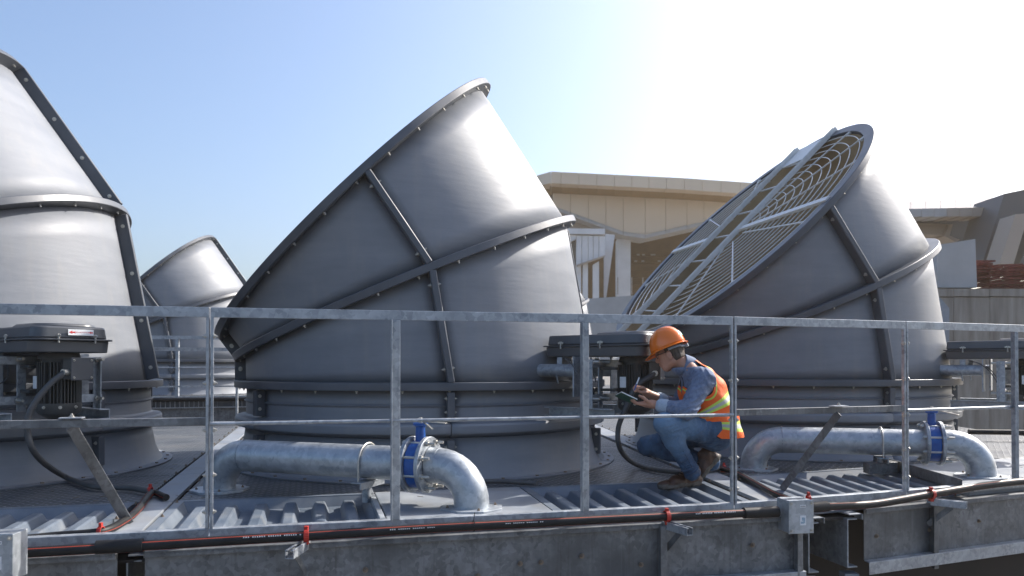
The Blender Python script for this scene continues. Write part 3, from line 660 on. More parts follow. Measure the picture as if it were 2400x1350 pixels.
# red clamps on strut brackets
def bracket(s, t0, d, zt, label, ln=.22):
    """strut channel arm reaching out from the girder with a red clamp on top"""
    p0 = W(s, -.045, zt); dv = Vector((d[0], d[1], 0)).normalized(); p1 = p0 + dv * ln
    root = thing('strut_bracket', p0, 0, label, 'bracket', 'conduit support brackets')
    m = MB(); m.extr([(-.021, -.021), (.021, -.021), (.021, .021), (.009, .021), (.009, .017), (.018, .017), (.018, -.018), (-.018, -.018), (-.018, .017), (-.009, .017), (-.009, .021), (-.021, .021)], p0, p1); m.build('arm', M['galv'], root, 0, .001)
    m = MB(); m.bar(p0 + dv * ln * .62 - Vector((0, 0, .02)), p0 + Vector((0, 0, -.15)), .035, .005, dv.cross(Vector((0, 0, 1)))); m.build('gusset', M['galv_dark'], root, 0, .001)
    c = W(s, -.085, zt + .052); dirr = (W(s + .1, 0) - W(s, 0)).normalized()
    cl = MB(); up = Vector((0, 0, 1)); n_ = dirr.cross(up)
    ring = [c + (n_ * math.cos(a) + up * math.sin(a)) * .031 for a in lin(-2.2, 3.4, 20)]
    for i in range(19): cl.bar(ring[i], ring[i + 1], .024, .005, dirr.cross(ring[i + 1] - ring[i]))
    cl.box(c + up * .035, (.02, .02, .02)); cl.box(c - up * .035 - n_ * -.0, (.022, .03, .02))
    cl.build('clamp', M['red'], root, 40, .001)
bracket(-.86, 0, (-.1, -1), -.052, 'strut bracket with red clamp below the blue valve pipe')
bracket(1.08, 0, (.45, -.9), -.052, 'strut bracket with red clamp below the crouching man')
bracket(3.02, 0, (.75, -.66), -.035, 'strut bracket with red clamp right of the deck gap')
def small_clamp(p, label):
    m = MB(); p = Vector(p)
    for i, a in enumerate(lin(-.3, 3.4, 9)[:-1]):
        a2 = a + .46; q0 = p + Vector((0, math.cos(a) * .024, math.sin(a) * .024)); q1 = p + Vector((0, math.cos(a2) * .024, math.sin(a2) * .024)); m.bar(q0, q1, .02, .005, Vector((1, 0, 0)).cross(q1 - q0))
    m.box(p + Vector((0, 0, .032)), (.014, .018, .022)); m.box(p - Vector((0, 0, .026)), (.05, .04, .01)); tag(m.build('pipe_clamp', M['red'], None, 40, .001), label, 'clamp', 'small red conduit clamps')
small_clamp(at(352, 1150, .033), 'small red clamp where the left cables meet on the deck')
small_clamp(at(236, 1246, .033), 'small red clamp near the left louvre pan at the deck edge')
small_clamp(at(1697, 1097, .033), 'small red clamp just behind the heel of the man')
small_clamp(at(1895, 1170, .035), 'small red clamp on top right of the galvanised box')
# junction boxes
def jbox(c, sx, sy, sz, X, label):
    root = thing('junction_box', Vector(c) - Vector((0, 0, sz / 2)), 0, label, 'junction box'); c = Vector(c); X = Vector(X).normalized(); Y = Vector((0, 0, 1)).cross(X)
    m = MB(); m.box(c, (sx, sy, sz), X, Y); m.build('body', M['galv_pipe'], root, 0, .003)
    m = MB(); m.box(c - Y * (sy / 2 + .004), (sx + .006, .007, sz + .006), X, Y); m.build('lid', M['galv_pipe'], root, 0, .003)
    for a in (-.42, .42):
        for b in (-.42, .42): part('screw', BOLT, root, root.matrix_basis.inverted() @ frame(c - Y * (sy / 2 + .008) + X * a * sx + Vector((0, 0, b * sz)), -Y, .6))
    m = MB(); m.box(c - Y * (sy / 2 + .0085) + Vector((0, 0, sz * .33)) + X * .01, (.036, .002, .014), X, Y); l1 = m.build('label_tag', M['white'], root, 0)
    m = MB()
    for k in range(6): m.box(c - Y * (sy / 2 + .0098) + Vector((0, 0, sz * .33)) + X * (.01 - .0135 + k * .0054), (.003, .0005, .006), X, Y)
    m.build('print_marks', M['flex'], l1, 0)
    m = MB(); m.box(c - Y * (sy / 2 + .0085) - Vector((0, 0, .02)) + X * .01, (.036, .002, .055), X, Y); l2 = m.build('sticker', M['white'], root, 0)
    m = MB()
    for q in ((0, .008, .016, .02), (-.004, -.012, .02, .012), (.006, .0, .012, .03)): m.box(c - Y * (sy / 2 + .0098) + Vector((0, 0, q[1] - .02)) + X * (.01 + q[0]), (q[2], .0005 + abs(q[0]) * .05, q[3]), X, Y)
    m.build('print_marks', pm_blue, l2, 0)
    return root
pm_blue = pmat('faded_blue_print', (.22, .32, .42), (.35, .45, .5), 60, (.5, .6))
jc = atY(1862, 1206, 4.47)
jbox(jc, .15, .13, .185, (.97, .18, 0), 'galvanised junction box with stickers at the gap in the deck edge')
jc2 = atY(8, 1300, 3.33); jbox(jc2, .14, .12, .20, (1, .1, 0), 'galvanised junction box cut off at the bottom left corner')

# ================================================================== PIPES
def make_pipe(L, label, zc=.245, zb=.0):
    """two risers at x=0 and x=L joined by a horizontal run along local x"""
    root = thing('water_pipe', (0, 0, 0), 0, label, 'pipe', 'galvanised water pipes with blue valves')
    r, bend = .103, .215
    xf = L - .335       # valve centre
    def elbow(xr, sg, name):
        pts = [Vector((xr, 0, zb + .01)), Vector((xr, 0, zc - bend + .02))]
        for a in lin(0, math.pi / 2, 11): pts.append(Vector((xr + sg * (bend - bend * math.cos(a)), 0, zc - bend + bend * math.sin(a))) if zc - bend > 0 else Vector((xr + sg * (bend - bend * math.cos(a)), 0, zc - bend + bend * math.sin(a))))
        pts = [p for p in pts if p.z > zb]; m = MB(); m.tube(pts, r, 32); m.build(name, M['galv_pipe'], root, 50, world=False)
    elbow(0, 1, 'elbow'); elbow(L, -1, 'elbow')
    m = MB(); m.tube([(bend, 0, zc), (xf - .045, 0, zc)], r, 32); m.build('straight_pipe', M['galv_pipe'], root, 50, world=False)
    m = MB(); m.tube([(bend - .004, 0, zc), (bend + .004, 0, zc)], r + .0025, 32); m.build('weld_seam', M['galv'], root, 50, world=False)
    m = MB(); m.tube([(L - bend - .05, 0, zc), (L - bend + .01, 0, zc)], r + .002, 32); m.build('collar', M['galv_pipe'], root, 50, world=False)
    for xr in (0, L):
        m = MB(); n = 8; m.tube([(xr, 0, zb), (xr, 0, zb + .016)], .19, n); m.build('base_plate', M['galv_pipe'], root, 0, .002, world=False)
        for k in range(4): a = k * math.pi / 2 + .7; part('bolt', RBOLT, root, frame((xr + .145 * math.cos(a), .145 * math.sin(a), zb + .012), (0, 0, 1), .9))
    for x0 in (xf - .065, xf + .04):
        m = MB(); m.tube([(x0, 0, zc), (x0 + .025, 0, zc)], .168, 40); m.build('flange', M['galv'], root, 50, .003, world=False)
    m = MB(); m.tube([(xf - .038, 0, zc), (xf + .038, 0, zc)], .145, 32); v = m.build('valve_body', M['blue'], root, 50, .004, world=False)
    m = MB(); m.tube([(xf, 0, zc + .12), (xf, 0, zc + .225), (xf, 0, zc + .235)], [.032, .028, .045], 20); m.tube([(xf, 0, zc + .235), (xf, 0, zc + .248)], .045, 20); m.build('valve_neck', M['blue'], v, 40, world=False)
    m = MB(); m.bar((xf - .02, 0, zc + .262), (xf + .20, -.06, zc + .255), .022, .006); m.bar((xf + .02, 0, zc + .256), (xf + .15, -.14, zc + .225), .012, .008); m.cyl((xf, 0, zc + .245), (xf, 0, zc + .28), .012, 8); m.build('lever', M['bolt'], v, 0, .001, world=False)
    for k in range(8):
        a = 2 * math.pi * (k + .5) / 8; y, z = .142 * math.cos(a), zc + .142 * math.sin(a)
        m = MB(); m.cyl((xf - .09, y, z), (xf + .125, y, z), .0085, 8); m.cyl((xf + .065, y, z), (xf + .083, y, z), .0165, 6); m.cyl((xf - .083, y, z), (xf - .066, y, z), .0165, 6); m.build('flange_bolt', M['bolt'], root, 0, world=False)
    xc = xf - .36
    m = MB(); m.tube([(xc, -r - .012, zc - .12), (xc, -r - .012, zc)] + [(xc, -(r + .012) * math.cos(a), zc + (r + .012) * math.sin(a)) for a in lin(.15, math.pi - .15, 16)] + [(xc, r + .012, zc), (xc, r + .012, zc - .12)], .0065, 8); m.build('u_bolt', M['bolt'], root, 60, world=False)
    m = MB(); m.box((xc, 0, zc - r - .012), (.07, .28, .008)); m.box((xc + .03, 0, zc - r - .03), (.008, .28, .04)); m.build('saddle', M['galv'], root, 0, .002, world=False)
    m = MB(); m.cyl((xc, -.02, zb - .0), (xc, -.02, zc - r - .015), .028, 16); m.build('support_leg', M['galv'], root, 40, world=False)
    return root
p1a, p1b = Vector((-1.956, 5.153, 0)), Vector((-.236, 4.492, .006)); d1 = p1b - p1a
p2a, p2b = Vector((1.95, 6.218, 0)), Vector((3.528, 5.787, .006)); d2 = p2b - p2a
pp = make_pipe(d1.xy.length, 'thick galvanised pipe with blue valve in front of the central stack'); pp.location = p1a; pp.rotation_euler = (0, 0, math.atan2(d1.y, d1.x))
pq = make_pipe(d2.xy.length, 'thick galvanised pipe with blue valve in front of the right stack'); pq.location = p2a; pq.rotation_euler = (0, 0, math.atan2(d2.y, d2.x))
m = MB(); q = T(p2a, math.atan2(d2.y, d2.x)) @ Vector((d2.xy.length - .695, 0, 0)); m.box(q + Vector((0, 0, .05)), (.3, .12, .09), uB.to_3d(), vB.to_3d()); tag(m.build('support_stand', M['galv_dark'], None, 0, .004), 'stepped steel stand under the right hand pipe clamp', 'stand')

# ================================================================== FAR ROW: its own deck, girder and railing
def FW(s, t, z=0.):
    u_, v_ = Vector((.962, .272)), Vector((-.272, .962)); p = Vector((-5.68, 13.3)) + s * u_ + t * v_; return Vector((p.x, p.y, z))
m = MB(); m.hexa([FW(-9, 0, FZ - .14), FW(14, 0, FZ - .14), FW(14, 7.5, FZ - .14), FW(-9, 7.5, FZ - .14), FW(-9, 0, FZ), FW(14, 0, FZ), FW(14, 7.5, FZ), FW(-9, 7.5, FZ)]); tag(m.build('far_deck', M['checker'], None, 0), kind='structure')
root = thing('steel_girder', FW(2, -.03, FZ - .5), 0, 'far weathered girder below the small railing between the left and central stacks', 'girder', 'galvanised edge girders')
m = MB(); m.bar(FW(-9, -.06, FZ - .35), FW(14, -.06, FZ - .35), .01, .40); m.build('web', M['galv_dark'], root, 0)
m = MB(); m.bar(FW(-9, -.09, FZ - .57), FW(14, -.09, FZ - .57), .08, .012); m.bar(FW(-9, -.09, FZ - .14), FW(14, -.09, FZ - .14), .08, .012); m.build('flanges', M['galv'], root, 0)
m = MB(); m.cyl(FW(-9, -.1, FZ + .0), FW(14, -.1, FZ + .0), .035, 12); tag(m.build('power_conduit', M['hdpe'], None, 50), 'far dark conduit on the girder between the left and central stacks', 'conduit')
def far_rail(s0, s1, posts, label, t=0, zt=1.1):
    root = thing('railing_section', FW((s0 + s1) / 2, t, FZ), 0, label, 'railing', 'galvanised railing sections')
    m = MB(); m.bar(FW(s0, t, FZ + zt - .03), FW(s1, t, FZ + zt - .03), .05, .06); m.build('top_rail', M['galv'], root, 0)
    m = MB(); m.cyl(FW(s0, t, FZ + .55), FW(s1, t, FZ + .55), .012, 8); m.build('mid_rail', M['galv'], root, 0)
    m = MB(); m.bar(FW(s0, t, FZ + .03), FW(s1, t, FZ + .03), .05, .05); m.build('base_rail', M['galv'], root, 0)
    for s in posts: m = MB(); m.bar(FW(s, t, FZ), FW(s, t, FZ + zt - .06), .05, .05, (0, 1, 0)); m.build('post', M['galv'], root, 0)
far_rail(-7, -.6, (-5, -3, -.8), 'far railing section behind the left fan stack')
far_rail(-.55, 2.2, (-.1, 1.9), 'far railing section in the gap between the left and central stacks')
far_rail(6, 12, (7.3, 9, 10.5, 11.9), 'far railing section in the gap behind the motor and the man')
# rear railing of the near unit: only the section in the gap left of the central stack
root = thing('railing_section', W(-2.6, TB - .1), 0, 'rear railing of the near deck, seen low between left and central stacks', 'railing', 'galvanised railing sections')
zt = .42
for nm, z, h in (('top_rail', 1.07, .05), ('base_rail', .03, .05), ('mid_rail', .55, .04)):
    m = MB(); m.bar(W(-5.4, TB - .1, z), W(-1.2, TB - .1, z), .05 if nm != 'mid_rail' else .02, h if nm != 'mid_rail' else .02); m.build(nm, M['galv'], root, 0)
for s in (-3.1, -1.9):
    m = MB(); m.bar(W(s, TB - .1, 0), W(s, TB - .1, 1.05), .03, .03, (0, 1, 0)); m.build('post', M['galv'], root, 0)
m = MB(); m.bar(W(-1.55, TB - .1, .55), W(-1.62, TB - .7, .01), .06, .008, (1, 0, 0)); m.build('brace', M['galv'], root, 0)

m = MB()
for k in range(170):
    s_, t_ = random.uniform(-3.5, 4.5), random.choice((random.uniform(1.2, 3.2), random.uniform(.1, 1.1), random.uniform(.9, 1.4)))
    if .1 < t_ < 1.1 and not (-.44 < s_ < .49 or 3.5 < s_): continue
    p = W(s_, t_, .007); a = random.uniform(0, 6.28); d = Vector((math.cos(a), math.sin(a), 0)); L_ = random.uniform(.012, .05) * (1.6 if random.random() < .2 else 1)
    m.bar(p, p + d * L_, random.uniform(.002, .007), .002)
tag(m.build('debris', pmat('dry_debris', (.10, .07, .045), (.22, .18, .12), 30, (.8, .9)), None, 0), 'dry twigs and leaf bits scattered over the deck plates', kind='stuff')
# ================================================================== BACKGROUND BUILDINGS
def poly_prism(name, pts, Y, depth, mat, parent, bevel=0, dY=None):
    """front polygon measured at distance Y (per-point offsets in dY), pushed back by depth"""
    fr = [atY(p[0], p[1], Y + (dY[i] if dY else 0)) for i, p in enumerate(pts)]; bk = [p + Vector((p.x / p.y * 0, depth, 0)) for p in fr]; n = len(fr); m = MB()
    m.add(fr + bk, [tuple(range(n)), tuple(range(n, 2 * n))[::-1]] + [(i, i + n, (i + 1) % n + n, (i + 1) % n) for i in range(n)])
    return m.build(name, mat, parent, 0, bevel)
B = thing('stadium_building', atY(1520, 700, 62) * Vector((1, 1, 0)) if False else (11, 62, -4), 0, 'cream clad stadium building with folded roof edge behind the central and right stacks', 'building')
def ytop(x): return 402 + (x - 1290) * .049 + max(0, x - 1600) * .02
xs = [1292, 1315, 1357, 1399, 1440, 1481, 1521, 1562, 1604, 1646, 1690, 1735, 1780, 1830, 1880]
for i in range(len(xs) - 1):
    a, b = xs[i] + .4, xs[i + 1] - .4
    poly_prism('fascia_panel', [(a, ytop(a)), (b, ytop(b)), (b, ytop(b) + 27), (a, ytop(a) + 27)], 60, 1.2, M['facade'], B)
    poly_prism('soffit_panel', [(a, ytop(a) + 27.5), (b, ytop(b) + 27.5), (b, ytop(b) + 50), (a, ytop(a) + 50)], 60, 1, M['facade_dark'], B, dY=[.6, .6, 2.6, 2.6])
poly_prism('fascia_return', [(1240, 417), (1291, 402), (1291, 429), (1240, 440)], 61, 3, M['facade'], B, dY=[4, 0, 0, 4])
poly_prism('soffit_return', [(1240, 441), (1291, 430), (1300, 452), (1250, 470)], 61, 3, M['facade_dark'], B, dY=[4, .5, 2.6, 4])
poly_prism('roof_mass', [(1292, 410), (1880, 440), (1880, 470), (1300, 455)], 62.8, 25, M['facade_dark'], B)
# folded lower body in panels
def yv(x):
    P = [(1296, 482), (1478, 549), (1512, 550), (1650, 519), (1700, 508), (1880, 470)]
    for (x0, y0), (x1, y1) in zip(P, P[1:]):
        if x <= x1: return y0 + (y1 - y0) * (x - x0) / (x1 - x0)
    return 470
xv = [1296, 1337, 1379, 1420, 1461, 1512, 1560, 1610, 1650, 1700, 1760, 1880]
for i in range(len(xv) - 1):
    a, b = xv[i] + .4, xv[i + 1] - .4
    if a > 1800: continue
    poly_prism('body_panel', [(a, ytop(a) + 50.5), (b, ytop(b) + 50.5), (b, yv(b)), (a, yv(a))], 62.6, 1, M['facade'], B)
    poly_prism('edge_trim', [(a, yv(a) + .3), (b, yv(b) + .3), (b, yv(b) + 9), (a, yv(a) + 9)], 62.4, 2.5, M['cpanel'], B)
poly_prism('left_return', [(1240, 470), (1294, 452), (1294, 484), (1420, 534), (1330, 536), (1240, 536)], 64, 2, M['facade_tan'], B)
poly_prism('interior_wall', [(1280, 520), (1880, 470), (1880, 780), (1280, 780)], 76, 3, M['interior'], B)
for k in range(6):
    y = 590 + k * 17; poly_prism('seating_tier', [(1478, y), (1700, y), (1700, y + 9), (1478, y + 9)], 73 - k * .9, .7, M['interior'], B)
for k in range(14):
    y = random.choice((597, 612, 633, 630)); x = random.uniform(1482, 1545); m = MB(); p = atY(x, y, 72); m.box(p, (.25, .1, .12)); m.build('lamp', M['cpanel'], B, 0)
poly_prism('column', [(1447, 560), (1478, 560), (1478, 700), (1447, 705)], 64, 1.2, M['clad_white'], B)
poly_prism('slanted_column', [(1420, 548), (1441, 550), (1420, 704), (1403, 700)], 61, 1.2, M['clad_white'], B)
poly_prism('base_wall', [(1420, 704), (1530, 690), (1530, 800), (1400, 800)], 58, 2, M['clad_white'], B)
for x in (1447, 1480, 1506): poly_prism('railing_post', [(x, 690), (x + 2, 690), (x + 2, 650), (x, 650)], 60, .1, M['facade_tan'], B)
# pale panelled annex left of the columns
for i, (a, b, t0, t1, b0, b1) in enumerate(((1334, 1350, 550, 551, 568, 560), (1351, 1363, 551, 552, 640, 622), (1364, 1378, 552, 552, 618, 612), (1379, 1390, 552, 553, 612, 608), (1391, 1403, 553, 553, 608, 604), (1404, 1418, 553, 554, 603, 598))):
    poly_prism('annex_panel', [(a, t0), (b, t1), (b, b1), (a, b0)], 57, .5, M['clad_white'], B)
poly_prism('annex_header', [(1330, 535), (1418, 536), (1418, 549), (1330, 548)], 56.8, 1, M['clad_white'], B)
poly_prism('annex_window', [(1334, 566), (1350, 558), (1350, 640), (1334, 640)], 57.6, .2, M['window'], B)
for a, b in ((1352, 1362), (1366, 1378), (1390, 1404)): poly_prism('annex_pier', [(a, 620), (b, 612), (b, 760), (a, 760)], 57.2, .5, M['clad_white'], B)
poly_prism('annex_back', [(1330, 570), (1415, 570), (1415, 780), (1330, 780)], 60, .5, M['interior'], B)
poly_prism('annex_sill', [(1352, 620), (1418, 598), (1418, 601), (1352, 624)], 56.7, .5, M['facade_tan'], B)

B2 = thing('stadium_wing', (15, 27, -4), 0, 'dark clad stadium wing with slanted columns at the right edge', 'building')
for i in range(7):
    a, b = 2100 + i * 35, 2134 + i * 35; f = lambda x: 473 - (x - 2100) * .042
    poly_prism('roof_panel', [(a, f(a)), (b, f(b)), (b, f(b) + 23), (a, f(a) + 23)], 27, 1.7, M['roofsheet'], B2, dY=[2.8, 2.8, 0, 0])
for i in range(8):
    a, b = 2100 + i * 30, 2129 + i * 30; poly_prism('fascia_panel', [(a, 490 - i * .6), (b, 489.5 - i * .6), (b, 507 - i * .2), (a, 509 - i * .2)], 26.9, .85, M['facade_tan'] if i > 3 else M['cpanel'], B2)
poly_prism('under_roof', [(2090, 505), (2350, 500), (2345, 640), (2090, 640)], 30.4, 2.2, M['facade_grey'], B2)
poly_prism('soffit_slab', [(2130, 522), (2222, 525), (2215, 552), (2155, 548)], 28.1, 1.1, M['facade_tan'], B2)
poly_prism('tilted_beam', [(2225, 526), (2233, 526), (2226, 552), (2250, 562), (2240, 568), (2214, 553)], 27.9, 1.1, M['facade_tan'], B2)
poly_prism('big_column', [(2354, 454), (2402, 444), (2440, 436), (2440, 500), (2380, 503), (2344, 620), (2300, 625)], 25.9, 1.7, M['facade_grey'], B2)
poly_prism('slanted_column', [(2380, 502), (2412, 500), (2375, 620), (2342, 618)], 24.8, .8, M['facade_tan'], B2)
poly_prism('slanted_column', [(2440, 500), (2470, 500), (2420, 640), (2380, 640)], 25.3, .8, M['facade_grey'], B2)
for k, (x, y) in enumerate(((2362, 540), (2350, 580), (2371, 520))): pass

# concrete wall, board, panel and stacked red frames behind the right stack
WY = 14.0
cw = thing('concrete_wall', (9, WY, -4), 0, 'stained concrete wall behind the right fan stack', 'wall')
xw = [2150, 2235, 2320, 2405, 2500, 2600]
for i in range(5):
    a, b = xw[i] + .5, xw[i + 1] - .5; poly_prism('wall_panel', [(a, 696), (b, 697), (b, 1110), (a, 1110)], WY, .4, M['concrete'], cw)
    poly_prism('coping', [(a, 676 + i * .3), (b, 677), (b, 695), (a, 694)], WY - .03, .5, M['concrete'], cw)
poly_prism('lower_wall', [(1380, 700), (1520, 690), (1540, 860), (1380, 860)], 26, .5, M['cpanel'], cw)
tag(poly_prism('pale_board', [(2195, 700), (2200, 694), (2225, 722), (2225, 860), (2195, 860)], WY - .5, .05, M['plate'], None), 'blue grey chamfered board leaning against the concrete wall', 'board')
tag(poly_prism('precast_panel', [(2196, 574), (2286, 560), (2290, 674), (2196, 674)], WY + .2, .25, M['cpanel'], None), 'upright pale concrete panel on top of the stained wall', 'concrete panel')
rs = 0
for col_, (x0, x1, y0, n) in enumerate(((2290, 2330, 612, 8), (2318, 2396, 620, 9), (2397, 2470, 622, 9))):
    for k in range(n):
        y = y0 + k * 6.2 + random.uniform(-1, 1); Yd = WY + .25 + random.uniform(-.05, .15)
        p0, p1 = atY(x0 + random.uniform(-4, 4), y + random.uniform(-1.5, 2.5), Yd), atY(x1 + random.uniform(-6, 3), y + random.uniform(-2, 1), Yd)
        f = thing('formwork_frame', p0, 0, '', 'steel frame', 'red formwork frames stacked on the wall')
        f['label'] = ['topmost', 'second', 'third', 'fourth', 'fifth', 'sixth', 'seventh', 'eighth', 'ninth'][k] + ' red steel frame from the top in the ' + ['left stack beside the pale panel', 'middle stack on the concrete wall', 'stack at the right photo edge'][col_]
        for q_ in (Vector((0, 0, 0)), Vector((0, .6, 0))): m = MB(); m.bar(p0 + q_, p1 + q_, .02, .025); m.build('long_bar', M['redsteel'], f, 0)
        m = MB()
        for t_ in (0.02, .34, .66, .98): q = p0.lerp(p1, t_); m.bar(q, q + Vector((0, .6, 0)), .02, .028)
        m.build('cross_bars', M['redsteel'], f, 0, kind='stuff')
m = MB(); m.cyl(at(2270, 1012, .1), Vector((9, 8.0, .1)), .03, 10)
tag(m.build('edge_pipe', M['hdpe'], None, 50), 'dark pipe along the rear right edge of the deck', 'pipe')
# ================================================================== PERSON (implicit surfaces turned into meshes)
class SDF:
    def __init__(s, lo, hi, h):
        s.h = h; s.lo = np.array(lo, float); s.n = np.ceil((np.array(hi) - s.lo) / h).astype(int) + 1
        s.ax = [s.lo[i] + h * np.arange(s.n[i]) for i in range(3)]
        s.f = np.full(tuple(s.n), .2, np.float32)
    def win(s, lo, hi):
        i0 = np.clip(np.floor((np.array(lo) - s.lo) / s.h).astype(int), 0, s.n - 1); i1 = np.clip(np.ceil((np.array(hi) - s.lo) / s.h).astype(int) + 1, 1, s.n)
        sl = tuple(slice(a, b) for a, b in zip(i0, i1))
        X, Y, Z = np.meshgrid(*[s.ax[k][sl[k]] for k in range(3)], indexing='ij', sparse=True); return sl, X, Y, Z
    def _u(s, sl, d, k):
        f = s.f[sl]
        if k > 0:
            hh = np.clip(.5 + .5 * (f - d) / k, 0, 1); s.f[sl] = f * (1 - hh) + d * hh - k * hh * (1 - hh)
        else: s.f[sl] = np.minimum(f, d)
    def cap(s, a, b, ra, rb=None, k=.02, sub=False, flat=None):
        rb = ra if rb is None else rb; a = np.array(a, float); b = np.array(b, float); m = max(ra, rb) + .06
        sl, X, Y, Z = s.win(np.minimum(a, b) - m, np.maximum(a, b) + m); d = b - a; L = max(d @ d, 1e-9)
        t = np.clip(((X - a[0]) * d[0] + (Y - a[1]) * d[1] + (Z - a[2]) * d[2]) / L, 0, 1)
        D = np.sqrt((X - a[0] - t * d[0]) ** 2 + (Y - a[1] - t * d[1]) ** 2 + (Z - a[2] - t * d[2]) ** 2) - (ra + (rb - ra) * t)
        if sub: s.f[sl] = np.maximum(s.f[sl], -D)
        else: s._u(sl, D.astype(np.float32), k)
        return s
    def ell(s, c, r, axes=None, k=.02, sub=False):
        c = np.array(c, float); r = np.array(r, float); m = r.max() + .05
        sl, X, Y, Z = s.win(c - m, c + m); A_ = np.eye(3) if axes is None else np.array(axes, float)
        q = [((X - c[0]) * A_[i][0] + (Y - c[1]) * A_[i][1] + (Z - c[2]) * A_[i][2]) for i in range(3)]
        k0 = np.sqrt(sum((q[i] / r[i]) ** 2 for i in range(3))); k1 = np.sqrt(sum((q[i] / r[i] ** 2) ** 2 for i in range(3)))
        D = k0 * (k0 - 1) / np.maximum(k1, 1e-6)
        if sub: s.f[sl] = np.maximum(s.f[sl], -D)
        else: s._u(sl, D.astype(np.float32), k)
        return s
    def grid(s): return np.meshgrid(*s.ax, indexing='ij', sparse=True)
    def plane(s, p, n):      # keep the side against n
        X, Y, Z = s.grid(); n = np.array(n, float); n /= np.linalg.norm(n)
        s.f = np.maximum(s.f, (X - p[0]) * n[0] + (Y - p[1]) * n[1] + (Z - p[2]) * n[2]).astype(np.float32); return s
    def mesh(s):
        f = s.f; inside = f < 0; nx, ny, nz = f.shape; acc = np.zeros((nx - 1, ny - 1, nz - 1, 3), np.float32); cnt = np.zeros((nx - 1, ny - 1, nz - 1), np.float32)
        for ax in range(3):
            o = [i for i in range(3) if i != ax]
            for u in (0, 1):
                for v in (0, 1):
                    a = [0, 0, 0]; a[o[0]] = u; a[o[1]] = v; b = list(a); b[ax] = 1
                    sa = tuple(slice(a[i], f.shape[i] - 1 + a[i]) for i in range(3)); sb = tuple(slice(b[i], f.shape[i] - 1 + b[i]) for i in range(3))
                    fa, fb = f[sa], f[sb]; cr = (fa < 0) != (fb < 0); t = np.where(cr, fa / np.where(cr, fa - fb, 1), 0)
                    cnt += cr
                    for i in range(3): acc[..., i] += np.where(cr, a[i] + (t if i == ax else 0), 0)
        act = cnt > 0; idx = -np.ones(act.shape, np.int64); idx[act] = np.arange(act.sum())
        I = np.argwhere(act); V = s.lo + (I + acc[act] / cnt[act][:, None]) * s.h
        faces = []
        for ax in range(3):
            o = [(ax + 1) % 3, (ax + 2) % 3]
            sl0 = [slice(1, -1)] * 3; sl0[ax] = slice(0, -1); sl1 = list(sl0); sl1[ax] = slice(1, None)
            A0 = inside[tuple(sl0)]; A1 = inside[tuple(sl1)]; P = np.argwhere(A0 != A1)
            if not len(P): continue
            flip = A0[tuple(P.T)]; P = P.copy()
            for k in o: P[:, k] += 1
            def c(du, dv):
                Q = P.copy(); Q[:, o[0]] += du; Q[:, o[1]] += dv; return idx[tuple(Q.T)]
            q = np.stack([c(-1, -1), c(0, -1), c(0, 0), c(-1, 0)], 1); q[~flip] = q[~flip][:, ::-1]; faces.append(q)
        return V, np.concatenate(faces)
    def build(s, name, mats, parent, attr=None, fmat=None, smooth_it=1):
        V, Fq = s.mesh(); o = np.array(parent.location if parent else (0, 0, 0)); me = bpy.data.meshes.new(name)
        me.from_pydata([tuple(p) for p in (V - o)], [], [tuple(map(int, q)) for q in Fq]); me.polygons.foreach_set('use_smooth', [True] * len(me.polygons))
        for mm in (mats if isinstance(mats, list) else [mats]): me.materials.append(mm)
        if attr:
            for k, fn in attr.items():
                a = me.attributes.new(k, 'FLOAT', 'POINT'); a.data.foreach_set('value', fn(V).astype(np.float32))
        if fmat:
            me.polygons.foreach_set('material_index', fmat(V[Fq].mean(1)).astype(np.int32))
        me.update(); ob = bpy.data.objects.new(name, me); COL.objects.link(ob); ob.parent = parent
        if smooth_it: sm = ob.modifiers.new('smooth', 'SMOOTH'); sm.factor = .5; sm.iterations = smooth_it
        return ob

def A3(px, py, Y): return np.array(atY(px, py, Y))
sk = pmat('skin', (.40, .20, .13), (.48, .25, .17), 18, (.42, .55), bump=.05, bscale=120); sk.node_tree.nodes['Principled BSDF'].inputs['Subsurface Weight'].default_value = .08; sk.node_tree.nodes['Principled BSDF'].inputs['Subsurface Radius'].default_value = (.01, .004, .002)
shirt = pmat('chambray', (.10, .135, .215), (.19, .235, .33), 45, (.8, .9), bump=.25, bscale=30, detail=8)
cuffm = pmat('pale_cuff', (.30, .37, .46), (.40, .47, .55), 40, (.8, .9), bump=.2)
shoe_m = pmat('brown_leather', (.035, .014, .008), (.10, .042, .022), 22, (.32, .5), bump=.4, bscale=40)
sole_m = pmat('shoe_sole', (.07, .06, .05), (.14, .12, .10), 40, (.7, .85), bump=.3)
lace_m = pmat('dark_lace', (.02, .015, .012), None, 10, (.8, .9))
hair_m = pmat('black_hair', (.020, .014, .010), (.10, .07, .05), 90, (.45, .6), stretch=(1, 1, .3), bump=.5, bscale=200)
hat_m = pmat('orange_plastic', (.80, .17, .012), (.84, .19, .015), 5, (.16, .22), coat=.4)
strap_m = pmat('grey_strap', (.22, .25, .28), (.3, .33, .36), 30, (.5, .6))
green_m = pmat('dark_green_cover', (.01, .075, .045), (.015, .10, .06), 30, (.4, .5))
paper_m = pmat('paper', (.72, .72, .70), (.78, .78, .76), 30, (.8, .9))
black_m = pmat('black_plastic', (.015, .015, .016), (.03, .03, .03), 20, (.3, .4))
redshirt = pmat('maroon_undershirt', (.12, .02, .04), (.2, .05, .08), 60, (.8, .9))
